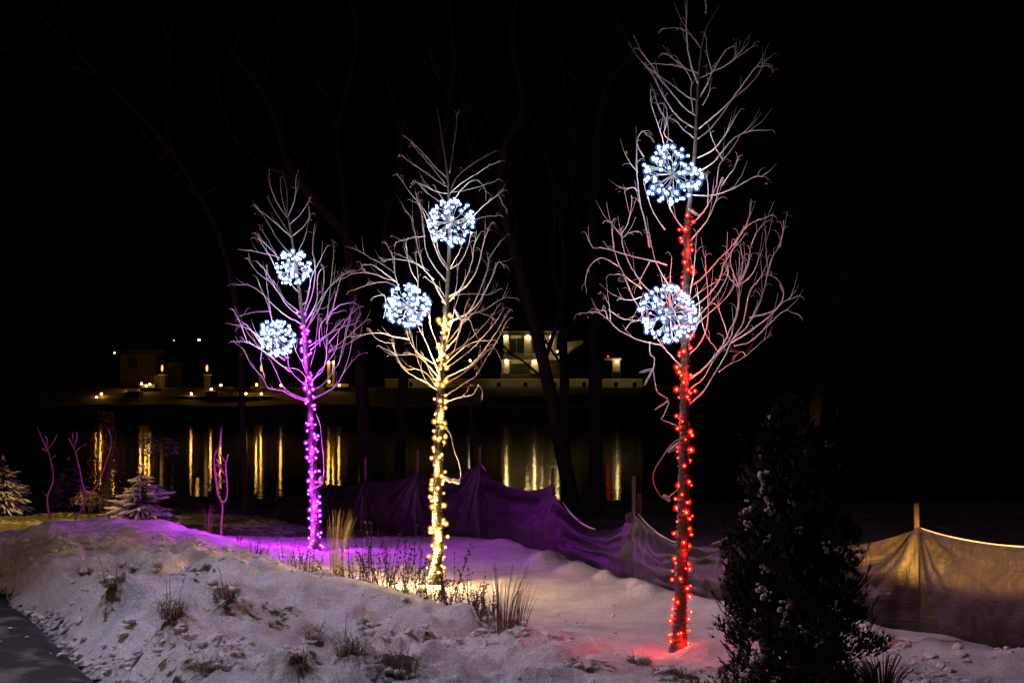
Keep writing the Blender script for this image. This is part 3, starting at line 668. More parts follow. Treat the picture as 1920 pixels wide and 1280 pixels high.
TC = {'C': (640, 180, 3.048), 'D': (640, 560, 2.37)}
YEL = [('C', p) for p in [
 [(605,520),(540,480),(470,430),(400,385),(365,355)], [(605,470),(540,410),(470,330),(410,270),(370,235)], [(590,500),(520,410),(450,330),(410,285)], [(618,440),(640,300),(655,200),(660,110)],
 [(615,580),(650,480),(720,410),(800,360),(880,315)], [(612,560),(700,490),(780,440),(850,395),(910,375)], [(610,552),(700,540),(800,515),(880,488)], [(640,600),(700,520),(760,480),(810,510),(828,555)],
 [(614,635),(540,590),(480,545),(435,498)], [(612,560),(540,545),(490,520),(435,495)], [(614,630),(560,560),(540,530)], [(700,740),(760,680),(800,640),(860,590),(915,548)], [(860,590),(900,572),(925,625)],
 [(720,740),(760,710),(820,690),(890,685)], [(540,760),(500,690),(450,620),(400,560),(325,455)], [(615,1000),(570,940),(530,850),(500,760),(475,680),(440,620),(400,600)], [(618,990),(560,900),(545,830),(540,790)],
 [(600,1060),(520,960),(480,870),(470,760),(455,660),(430,570)], [(600,1200),(520,1050),(470,980),(440,880),(415,760),(395,690),(357,650)], [(604,1170),(560,1100),(490,1040)], [(618,990),(680,950),(720,870),(740,790)],
 [(618,985),(670,900),(690,840)], [(610,1180),(680,1100),(740,970),(760,850),(790,790)], [(610,1150),(720,1080),(780,980),(810,850),(825,800),(850,740)], [(690,1290),(760,1180),(830,1010),(845,930),(890,860),(940,800)],
 [(620,1290),(690,1260),(770,1200),(830,1100),(870,1010),(895,950),(920,960)], [(608,1140),(740,1130),(840,1135),(905,1105)], [(640,1280),(700,1250),(800,1230),(880,1180),(940,1150),(985,1155)],
 [(530,1050),(490,1010),(430,960),(350,935),(270,935),(235,950)], [(500,1000),(400,940),(310,900)], [(330,1080),(300,1055),(240,1040),(180,1015),(80,1012),(-10,1050)], [(310,1060),(230,1000),(180,965),(140,965)],
 [(300,1010),(240,965),(160,920),(90,880),(35,860)], [(330,1095),(250,1063),(150,1080),(60,1112)], [(325,1090),(305,1000),(300,930),(265,860)], [(435,1060),(400,1000),(375,900),(370,840)],
 [(440,1110),(435,1000),(425,910)], [(240,1270),(255,1200),(245,1140),(195,1145)], [(480,800),(410,810),(335,830)], [(640,1160),(660,1080),(665,980)]]] + [('D', p) for p in [
 [(432,412),(380,370),(350,300),(320,200),(300,130),(290,60)], [(430,408),(370,370),(300,330),(260,290),(235,220)], [(436,340),(400,250),(370,180),(345,130),(330,90)], [(444,260),(400,130),(390,60)],
 [(432,405),(380,335),(330,312),(280,310),(240,250),(180,215)], [(300,180),(240,170),(160,150),(80,165),(40,170)], [(235,200),(170,185),(130,150)], [(455,435),(540,380),(600,340),(640,270),(690,190),(730,110),(745,90)],
 [(445,465),(520,440),(585,425),(610,385),(627,415)], [(445,390),(540,330),(600,280),(640,240),(680,220),(720,300)], [(446,360),(530,320),(580,290),(640,220),(700,130),(740,60)], [(448,320),(560,240),(620,180),(680,110),(720,50)],
 [(450,300),(540,220),(600,190),(660,185)], [(452,240),(520,160),(540,100),(570,95),(590,150)], [(450,260),(550,200),(640,110),(700,30)], [(456,215),(545,105),(600,60),(660,80)], [(435,350),(340,255),(280,250),(220,250)],
 [(437,380),(395,330),(370,270),(300,240)], [(450,290),(500,230),(520,150),(560,20)], [(446,330),(410,290),(330,230),(290,150)], [(450,240),(480,150),(500,60),(530,-40)]]]
yel_trunk = scp(TC['D'], [(414,1256),(424,1180),(430,1100),(427,900),(431,700),(440,540),(442,400),(450,250)]) + scp(TC['C'], [(600,1220),(607,1100),(613,950),(617,850),(615,600),(605,450),(590,330),(575,240),(560,140),(547,62)])
TREES['yellow'] = (13.9,) + lit_tree('middle bare young tree, its trunk wrapped in warm yellow lights', 13.9, yel_trunk, (.050, .0045), YEL, (.0084, .0028), TC, 1.3, 40, 5)

TE = {'E': (400, 300, 3.2), 'F': (440, 600, 2.667)}
PUR = [('E', p) for p in [
 [(445,345),(490,230),(495,120),(508,75)], [(443,345),(390,270),(350,180),(335,100)], [(440,330),(410,220),(400,115)], [(472,465),(420,420),(340,350),(260,290)], [(467,455),(390,340),(350,270),(325,225)],
 [(480,570),(430,530),(370,450),(310,350),(265,290)], [(460,385),(520,330),(560,270),(578,235)], [(475,455),(530,410),(575,350),(570,280)], [(510,560),(520,530),(550,460),(570,370)], [(400,590),(370,575),(300,560),(230,545),(160,538)],
 [(380,570),(330,520),(280,480),(250,470)], [(390,600),(330,480),(280,410)], [(400,700),(340,580),(290,500),(270,455)], [(340,730),(260,670),(210,600)], [(380,785),(330,690),(300,650),(270,620)],
 [(535,955),(440,870),(380,780),(330,720)], [(528,920),(430,840),(370,740)], [(530,985),(430,930),(340,850),(270,780),(200,750),(125,750)], [(350,960),(330,820),(320,740),(320,640)], [(350,950),(330,880),(300,800),(255,700)],
 [(345,908),(240,912),(155,940)], [(545,930),(600,780),(610,640),(595,540),(605,400)], [(545,900),(580,760),(570,650)], [(550,980),(620,850),(625,700),(660,650),(665,740)], [(680,980),(700,780),(715,640),(725,500)],
 [(560,1010),(640,880),(660,750),(663,640)], [(620,920),(690,770),(740,720),(800,680),(875,660)], [(550,1040),(640,840),(720,740),(820,665)], [(700,920),(760,870),(830,857)], [(690,960),(720,880),(750,760),(768,690)],
 [(548,970),(620,900),(680,880),(720,800)], [(690,1100),(770,1000),(820,930),(880,880)], [(700,1140),(760,1100),(860,1010),(920,960)], [(570,1120),(700,1040),(780,1000),(850,980),(880,930)], [(640,1120),(640,1000),(700,930),(770,905)],
 [(750,1230),(780,1100),(800,1000),(830,900)], [(370,1200),(350,1180),(260,1120),(190,1090),(120,1090)], [(430,1200),(320,1120),(250,1040),(180,1000),(85,980)], [(205,1100),(170,1000),(125,905)], [(270,1080),(200,990),(160,1000)],
 [(520,800),(480,760),(450,700),(430,640)], [(530,870),(560,840),(590,700),(640,600),(680,520)]]] + [('F', p) for p in [
 [(378,412),(290,380),(230,350),(170,340),(140,290),(80,220),(45,150),(0,110)], [(376,405),(270,360),(230,310),(200,240),(160,170),(110,120),(60,60)], [(370,335),(300,280),(270,230),(265,170)], [(150,290),(130,200),(140,130)],
 [(280,260),(200,200),(150,160),(80,115)], [(378,405),(440,370),(500,330),(550,260),(600,190),(645,165)], [(378,395),(460,360),(520,310),(560,220),(590,100),(610,0)], [(376,360),(440,320),(490,260),(540,170),(560,60),(580,0)],
 [(370,305),(430,265),(460,180),(440,80),(430,0)], [(368,255),(400,160),(410,60),(420,-20)], [(450,220),(460,170),(460,60),(470,-20)], [(470,160),(560,120),(640,75)], [(380,150),(480,60),(540,0)], [(260,190),(200,120),(150,80)],
 [(490,260),(500,180),(480,120)], [(368,280),(330,200),(300,140),(290,60)], [(374,330),(420,260),(500,160),(520,60)], [(372,310),(320,250),(240,230),(180,180)]]]
pur_trunk = scp(TE['F'], [(402,1160),(400,1000),(396,850),(392,700),(384,550),(377,420),(368,300),(355,150),(345,10)]) + scp(TE['E'], [(530,900),(518,800),(508,740),(490,600),(470,470),(455,380),(443,310),(440,180),(410,50)])
TREES['purple'] = (17.3,) + lit_tree('smallest looking bare young tree on the left, its trunk wrapped in purple lights', 17.3, pur_trunk, (.052, .005), PUR, (.0090, .0034), TE, 1.0, 16, 8)

# ------------------------------------------------------------------ light strings wound on the trunks
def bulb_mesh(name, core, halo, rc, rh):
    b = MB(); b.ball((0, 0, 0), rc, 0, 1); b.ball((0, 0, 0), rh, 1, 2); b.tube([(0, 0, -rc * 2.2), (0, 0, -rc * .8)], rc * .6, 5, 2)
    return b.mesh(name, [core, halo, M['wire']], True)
COL = {'red': ((1, .012, .006), (1, .006, .004)), 'yellow': ((1, .40, .05), (1, .36, .02)), 'purple': ((.62, .012, 1), (.45, .01, 1))}
POW = {'red': (230, 1.7), 'yellow': (330, 1.5), 'purple': (560, 1.6)}
BASE = {'red': [(.08, 4), (.16, 3.5), (.3, 2), (.7, 2), (1.2, 3), (1.6, 4), (1.9, 5), (2.2, 5), (2.5, 5), (2.8, 4), (3.1, 3)],
        'yellow': [(.10, 26), (.2, 24), (.32, 22), (.45, 22), (.6, 20), (.8, 16), (1.1, 12), (1.6, 14), (1.95, 20), (2.2, 22), (2.5, 20)],
        'purple': [(.10, 42), (.25, 42), (.4, 42), (.55, 42), (.75, 42), (.95, 38), (1.2, 30), (1.6, 16), (2.0, 22), (2.3, 22), (2.6, 16)]}   # added point lights beside the bulbs, for more spill: height, watts
def on_trunk(tp, z):
    for a, c in zip(tp, tp[1:]):
        if a.z <= z <= c.z: return a.lerp(c, (z - a.z) / max(1e-6, c.z - a.z))
    return tp[0] if z < tp[0].z else tp[-1]
def light_string(key, ytop, label, nb, pitch, nflood=0):
    d, base, tp, trad = TREES[key]; random.seed(len(key) * 31 + nb)
    o = thing('light_string', label, 'string lights', base, 'light strings wound round the trunks')
    z1 = Z(ytop, d) - base.z; wr = .0032 if key == 'red' else .004
    for (ph, tw) in ((0, 1), (2.1, 1.37)):
        pts = []; z = .03; a = ph
        while z < z1:
            r = trad(z) + wr + .004 * (1 + math.sin(z * 9 + ph)); c = on_trunk(tp, z)
            pts.append(c + Vector((math.cos(a) * r, math.sin(a) * r, .006 * math.sin(a * 1.7)))); a += .62 * tw; z += pitch * tw * .62 / 6.28
        b = MB(); b.tube(pts, wr, 4); b.obj('cable', M['wire'], o, True)
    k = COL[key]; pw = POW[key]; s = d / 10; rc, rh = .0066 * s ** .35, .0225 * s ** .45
    me = bulb_mesh('bulb', emis(key + ' diode', k[0], pw[0]), lens(key + ' bloom shell', k[1], pw[1]), rc, rh)  # outer shell paints the bloom as a coloured glow, no real cap
    for i in range(nb):
        z = .02 + (z1 - .02) * max(0, (i + random.uniform(-4, 4)) / nb) ** 1.12; z = max(.015, z)
        a = i * 2.4 + random.uniform(-.5, .5); r = trad(z) + random.uniform(.012, .05 if random.random() < .3 else .028); c = on_trunk(tp, z)
        q = link(bpy.data.objects.new('bulb', me), o); dv = Vector((math.cos(a), math.sin(a), random.uniform(-.3, .6)))
        q.location = c + Vector((math.cos(a) * r, math.sin(a) * r, 0)); q.rotation_euler = dv.to_track_quat('Z', 'Y').to_euler(); q.scale = [random.choice((.6, .8, .9, 1, 1.1, 1.35))] * 3
    for i, (z, wt) in enumerate(BASE[key]):
        a = 2.1 * i - 1.2 if key == 'red' else -2.75 + .42 * (i % 4)        # added lights face the bank and the viewer
        r = trad(z) + .05; c = on_trunk(tp, z)
        ld = bpy.data.lights.new('spill_light', 'POINT'); ld.energy = wt; ld.color = (1, .60, .19) if key == 'yellow' else k[0]; ld.shadow_soft_size = .012
        q = link(bpy.data.objects.new('spill_light', ld), o); q.location = c + Vector((math.cos(a) * r, math.sin(a) * r, 0))
    return o
SR = light_string('red', 392, 'red string lights spiralling up the tallest tree trunk', 130, .036)
SY = light_string('yellow', 572, 'warm yellow string lights spiralling up the middle tree trunk', 120, .028)
SP = light_string('purple', 590, 'purple string lights spiralling up the left tree trunk', 115, .04)
# loose bulbs caught on a few twigs of the red tree
def cordline(name, label, key, pts, r=.0045, col='cord', plugs=(), dep=-.12, grp=None):
    d = TREES[key][0]; o = thing(name, label, 'cable', P(*pts[0], d + dep), grp); b0 = P(*pts[0], d + dep)
    b = MB(); b.tube(spline([P(x, y, d + dep) - b0 for x, y in pts], 6), r * (d / 10) ** .5, 5); b.obj('cable', M[col], o, True)
    for (x0, y0, x1, y1, rr) in plugs:
        A = P(x0, y0, d + dep) - b0; B = P(x1, y1, d + dep) - b0; v = B - A
        b = MB(); b.tube([A, A + v * .15, A + v * .17, A + v * .85, A + v * .87, B], lambda t_: rr * (.6 if t_ < .25 or t_ > .95 else 1), 8); b.obj('plug', M['plug'], o)
    return o
M['redcord'] = mat('red tinted cable', (.5, .16, .16), .4); M['purcord'] = mat('purple tinted cable', (.4, .2, .45), .4)
cordline('power_cord', 'loose cable looping down from the lower white sphere beside the red trunk', 'red', [(1218, 640), (1219, 664), (1227, 672), (1224, 693), (1213, 715), (1208, 722), (1216, 706), (1224, 694), (1228, 715), (1233, 735), (1252, 750), (1228, 768), (1254, 752), (1244, 780), (1242, 787), (1268, 797)])
cordline('cable_tie', 'thin pale tie sticking out left of the cable knot by the red trunk', 'red', [(1198, 698), (1210, 694), (1226, 691), (1216, 696), (1200, 699)], .003)
cordline('extension_cord', 'red lit extension cable with plugs curving off the red trunk', 'red', [(1284, 818), (1262, 830), (1242, 857), (1228, 880), (1225, 900), (1232, 920), (1246, 935), (1262, 925), (1276, 912)], .005, 'redcord',
         ((1275, 828, 1253, 846, .010), (1243, 928, 1257, 938, .016), (1273, 838, 1252, 848, .008)))
cordline('extension_cord', 'warm lit extension cable looping right of the yellow trunk', 'yellow', [(832, 798), (845, 815), (852, 845), (860, 865), (864, 885), (862, 898), (845, 902), (830, 893)], .005, 'cord', ((832, 893, 846, 903, .018), (846, 899, 863, 905, .022)))
cordline('extension_cord', 'purple lit extension cable hanging right of the purple trunk', 'purple', [(592, 775), (600, 795), (604, 830), (607, 860), (606, 902), (595, 912), (584, 916)], .005, 'purcord', ((602, 893, 602, 906, .03),))
cordline('plug_connector', 'teal plug hanging on a twig under the top white sphere of the red tree', 'red', [(1290, 392), (1296, 396), (1306, 402), (1314, 404)], .006, 'plug', ((1296, 396, 1308, 403, .011),))
cordline('plug_connector', 'grey plug hanging right of the yellow trunk below the branches', 'yellow', [(852, 578), (856, 586), (862, 596), (868, 604)], .006, 'plug', ((855, 584, 862, 597, .016),))

# ------------------------------------------------------------------ starburst spheres of white lights
M['wcore'] = emis('white diode', (.80, .90, 1), 140); M['whalo'] = lens('white bloom shell', (.13, .30, 1), .95)  # blue halo shell is painted bloom around the white diode
def sphere_light(px, py, rpx, d, label, seed):
    random.seed(seed); c = P(px, py, d); R_ = rpx * d / F_PX
    o = thing('sphere_light', label, 'light ball', c, 'starburst balls of white lights')
    b = MB(); b.ball((0, 0, 0), .022, 0, 2); b.obj('hub', M['rod'], o, True)
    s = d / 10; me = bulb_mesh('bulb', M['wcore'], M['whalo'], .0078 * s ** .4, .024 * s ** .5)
    n = (30, 36, 34, 39, 27, 33)[seed - 1]
    for i in range(n):
        zz = 1 - 2 * (i + .5) / n; a = i * 2.39996 + random.uniform(-.3, .3); rr = math.sqrt(1 - zz * zz)
        v = Vector((math.cos(a) * rr, math.sin(a) * rr, zz)); v += Vector([random.uniform(-.3, .3) for _ in range(3)]); v.normalize()
        L1 = R_ * random.uniform(.5, .78); node = v * L1
        st = MB(); st.tube([v * .02, node], (.0030, .0022), 5)
        tips = []
        for k in range(3):
            e = (v + v.orthogonal().normalized() * 0).copy(); q = v.orthogonal().normalized(); q.rotate(Matrix.Rotation(k * 2.094 + random.uniform(-.5, .5), 3, v))
            tip = node + (v * random.uniform(.5, .95) + q * random.uniform(.3, .62)).normalized() * (R_ - L1) * random.uniform(.75, 1.3)
            st.tube([node, tip], .0022, 4); tips.append((tip, (tip - node).normalized()))
        so = st.obj('stem', M['rod'], o)
        for tip, dv in tips:
            q = link(bpy.data.objects.new('bulb', me), so); q.location = tip; q.rotation_euler = dv.to_track_quat('Z', 'Y').to_euler(); q.scale = [random.choice((.55, .75, .9, 1.0, 1.15, 1.4))] * 3
sphere_light(1262, 327, 55, 9.75, 'white starburst light ball near the top of the red lit tree', 1)
sphere_light(1253, 587, 53, 9.75, 'white starburst light ball lower down, beside the red trunk', 2)
sphere_light(845, 417, 44, 13.6, 'white starburst light ball near the top of the yellow lit tree', 3)
sphere_light(765, 573, 41, 13.6, 'white starburst light ball low on the left of the yellow lit tree', 4)
sphere_light(549, 502, 32, 17.0, 'white starburst light ball near the top of the purple lit tree', 5)
sphere_light(519, 634, 32, 17.0, 'white starburst light ball low on the left of the purple lit tree', 6)

# ------------------------------------------------------------------ big dark trees by the water
def big_tree(label, d, paths, w0, twigs=30, seed=0):
    random.seed(seed); lead = [P(x, y, d) for x, y in paths[0][0]]
    base = Vector((lead[0].x, d, hz(lead[0].x, min(d, 33)) - .2)); o = thing('bare_tree', label, 'tree', base, 'bare trees along the lake shore')
    for i, (pl, wpx) in enumerate(paths):
        pts = [P(x, y, d + (0 if i == 0 else random.uniform(-.1, .3) * k)) - base for k, (x, y) in enumerate(pl)]
        if i == 0: pts = [Vector((pts[0].x, 0, 0))] + pts
        r0 = wpx[0] * d / F_PX / 2; r1 = wpx[1] * d / F_PX / 2
        pts = spline(pts, 5); b = MB(); b.tube(pts, (r0, r1), 8); bo = b.obj('trunk' if i == 0 else 'branch', M['bigbark'], o, True)
        for q in range(twigs // len(paths)):
            f = random.uniform(.35, 1); k = min(len(pts) - 2, int(f * len(pts))); t_ = (pts[k + 1] - pts[k]).normalized()
            if (pts[k] + base).z < 2.5: continue
            v = (t_ * .7 + Vector((random.uniform(-1, 1), random.uniform(-1, 1), random.uniform(-.2, .8)))).normalized(); ln = random.uniform(.6, 2.2)
            p1 = pts[k] + v * ln * .5 + Vector((0, 0, .05)); p2 = p1 + (v + Vector((random.uniform(-.4, .4), 0, .2))).normalized() * ln * .6
            b = MB(); b.tube(spline([pts[k], p1, p2], 4), (max(.012, r1 * .5), .006), 5)
            b.tube([p1, p1 + (v + Vector((random.uniform(-1, 1), 0, random.uniform(-.3, .8)))).normalized() * ln * .5], (.009, .004), 4); b.obj('twig', M['bigbark'], bo, True)
big_tree('bare tree at the far left whose long limb arcs up to the left', 26, [([(458, 940), (455, 800), (450, 640), (440, 560), (425, 490), (405, 430), (375, 370), (345, 320), (300, 260), (250, 205), (190, 150), (130, 80), (60, 20), (0, -20)], (14, 5)), ([(125, 75), (118, 20), (115, -20)], (4, 2)), ([(175, 140), (100, 110), (40, 90), (0, 95)], (4, 2)), ([(330, 300), (310, 220), (320, 120), (300, 20)], (4, 2))], .1, 22, 1)
big_tree('forked bare tree right behind the purple lit tree, crossing limbs', 27, [([(690, 940), (680, 760), (668, 600), (655, 470), (640, 430), (610, 400), (570, 350), (540, 310), (525, 260), (500, 190), (460, 130), (430, 95)], (30, 6)), ([(652, 455), (646, 400), (640, 330), (632, 250), (655, 150), (670, 60), (655, -10)], (13, 5)), ([(634, 250), (610, 180), (560, 120), (520, 60)], (6, 2)), ([(560, 340), (480, 300), (430, 240), (400, 140)], (5, 2))], .1, 30, 2)
big_tree('bare tree between the yellow and red lit trees, leaning trunk', 24, [([(1072, 940), (1052, 840), (1032, 740), (1010, 640), (985, 550), (962, 460), (940, 370), (945, 280), (980, 200), (960, 80), (970, -20)], (32, 6)), ([(1020, 680), (1045, 600), (1060, 500), (1050, 400), (1080, 300), (1060, 160)], (9, 3)), ([(1030, 720), (985, 680), (945, 650), (930, 600)], (5, 2)), ([(960, 460), (900, 380), (880, 280), (860, 200)], (6, 2))], .1, 30, 3)
big_tree('straight dark trunk just right of the leaning bare tree', 28, [([(1062, 940), (1060, 820), (1058, 720), (1055, 620), (1050, 560), (1035, 480), (1040, 380), (1020, 260)], (24, 6)), ([(1058, 690), (1030, 650), (1010, 610)], (5, 2)), ([(1056, 640), (1080, 600), (1095, 560)], (5, 2))], .1, 20, 4)
big_tree('thick dark trunk standing left of the red lit tree', 27, [([(1118, 940), (1116, 800), (1114, 600), (1112, 450), (1116, 330), (1125, 220), (1145, 150), (1185, 100), (1165, 50), (1135, -5)], (28, 6)), ([(1190, 95), (1215, 130), (1235, 170)], (5, 3)), ([(1112, 480), (1080, 400), (1070, 300), (1090, 180)], (6, 2)), ([(1060, 290), (1010, 300), (950, 310)], (4, 2))], .1, 26, 5)
big_tree('thin dark sapling at the water edge right of the yellow trunk', 25, [([(886, 930), (884, 800), (880, 700), (870, 620), (880, 540), (875, 440)], (11, 4)), ([(881, 720), (872, 690), (860, 640)], (4, 2)), ([(882, 715), (900, 690), (905, 650)], (4, 2))], .1, 12, 6)
big_tree('double dark trunk between the purple and yellow lit trees', 29, [([(748, 940), (752, 800), (760, 640), (770, 500), (790, 380), (830, 260), (850, 120), (840, -10)], (26, 6)), ([(756, 700), (735, 560), (720, 430), (750, 330), (740, 200), (700, 90)], (14, 4))], .1, 26, 7)
big_tree('faint bare tree at the right behind the arborvitae', 30, [([(1510, 940), (1530, 760), (1575, 560), (1620, 420), (1650, 320), (1690, 230), (1660, 170), (1610, 80), (1600, -10)], (30, 8)), ([(1640, 340), (1570, 260), (1500, 150), (1460, 40)], (10, 4)), ([(1690, 230), (1740, 150), (1760, 30)], (8, 3))], .1, 26, 9)

# ------------------------------------------------------------------ snow laden spruces, topiary, arborvitae
def needle_bough(ln, wd):
    b = MB()
    for i in range(34):
        f = random.random(); x = f * ln; s = (1 - f * .6) * wd; y = random.uniform(-s, s); z = -.25 * f * f * ln + random.uniform(-.02, .02)
        c = Vector((x, y, z)); e = Vector((random.uniform(.2, 1), random.uniform(-.8, .8) + y / wd * .7, random.uniform(-.5, .25))).normalized() * .10; n_ = Vector((random.uniform(-1, 1), random.uniform(-1, 1), random.uniform(-1, 1))).normalized() * .03
        b.add([c, c + e * .5 + n_, c + e, c + e * .5 - n_], [(0, 1, 2, 3)])
    b.tube([(0, 0, 0), (ln * .9, 0, -.2 * ln)], (.02, .008), 4)
    return b.mesh('bough', M['needle'])
def snow_pad(ln, wd):
    b = MB()
    for (a, f0, f1, r) in ((0, .35, 1.02, .9), (.5, .3, .82, .7), (-.5, .3, .82, .7)):
        pts = []
        for k in range(6):
            f = (f0 + (f1 - f0) * k / 5) * ln; y = math.sin(a) * (f - f0 * ln) * 1.0 + random.uniform(-.02, .02) * ln; pts.append((f, y, -.22 * f * f / ln + .02 * ln + random.uniform(-.012, .012)))
        b.tube(pts, lambda t_: wd * .33 * r * (math.sin(math.pi * min(1, t_ * .85 + .12)) ** .6 * random.uniform(.8, 1.15) + .05), 7)
    return b.mesh('snow_pad', M['clump_snow'], True)
def spruce(px, pyb, d, hpx, wpx, label, seed, levels=15):
    random.seed(seed); base = P(px, pyb, d); Hh = hpx * d / F_PX; W = wpx * d / F_PX / 2
    o = thing('small_spruce', label, 'spruce', base, 'small snow laden spruces')
    b = MB(); b.tube([(0, 0, -.1), (0, 0, Hh)], (.02, .005), 6); b.obj('trunk', M['bigbark'], o)
    lib = [(needle_bough(1, .45), snow_pad(1, .20)) for _ in range(5)]
    for l in range(levels):
        f = l / levels; rad = W * (1 - f ** 1.5) ** .9 + .03; n_ = max(3, int(10 * (1 - f) + 3))
        for k in range(n_):
            a = 2 * math.pi * (k + random.random() * .5) / n_ + l; bm_, sm_ = random.choice(lib)
            q = link(bpy.data.objects.new('bough', bm_), o); q.location = (0, 0, Hh * (.04 + .9 * f + random.uniform(-.055, .055))); q.rotation_euler = (random.uniform(-.2, .2), random.uniform(-.6, .25), a)
            q.scale = [rad * random.uniform(.85, 1.15)] * 3
            s_ = link(bpy.data.objects.new('snow_pad', sm_), q); s_.scale = (random.uniform(.8, 1.1), random.uniform(.7, 1.1), random.uniform(.7, 1.1))
    b = MB(); b.ball((0, 0, Hh), .03, 0, 2, (1, 1, 1.4), .1); b.obj('snow_pad', M['clump_snow'], o, True)
spruce(266, 975, 21.5, 100, 118, 'round snow laden spruce behind the snow ridge, half purple lit', 11)
spruce(128, 940, 26, 80, 66, 'small conical snowy spruce between the bare forked saplings', 12)
spruce(4, 950, 24, 92, 92, 'snowy spruce cut by the left edge of the picture', 13)
def topiary(px, pyb, d, topy, wpx, stem_y, label):
    random.seed(20); base = P(px, pyb, d); o = thing('topiary_pine', label, 'topiary', base)
    c = P(px - 2, (topy + stem_y) / 2, d) - base; W = wpx * d / F_PX / 2; Hh = (stem_y - topy) * d / F_PX / 2
    b = MB(); b.tube(spline([(0, 0, -.1), (-.02, 0, c.z * .5), (c.x, 0, c.z)], 4), (.02, .013), 6); b.obj('trunk', M['bigbark'], o)
    lib = [(needle_bough(1, .5), snow_pad(1, .2)) for _ in range(3)]
    for k in range(80):
        v = Vector((random.gauss(0, 1), random.gauss(0, 1), random.gauss(0, 1))).normalized(); bm_, sm_ = random.choice(lib)
        q = link(bpy.data.objects.new('bough', bm_), o); q.location = c + Vector((v.x * W * .55, v.y * W * .5, v.z * Hh * .6)); q.rotation_euler = (random.uniform(-.3, .3), -v.z * .5 + .1, math.atan2(v.y, v.x)); q.scale = [W * .42] * 3
        if v.z > -.5: link(bpy.data.objects.new('snow_pad', sm_), q).scale = [random.uniform(.7, 1.1)] * 3
topiary(299, 938, 26, 815, 84, 862, 'standard topiary pine with snowy flat head and a thin bare stem')

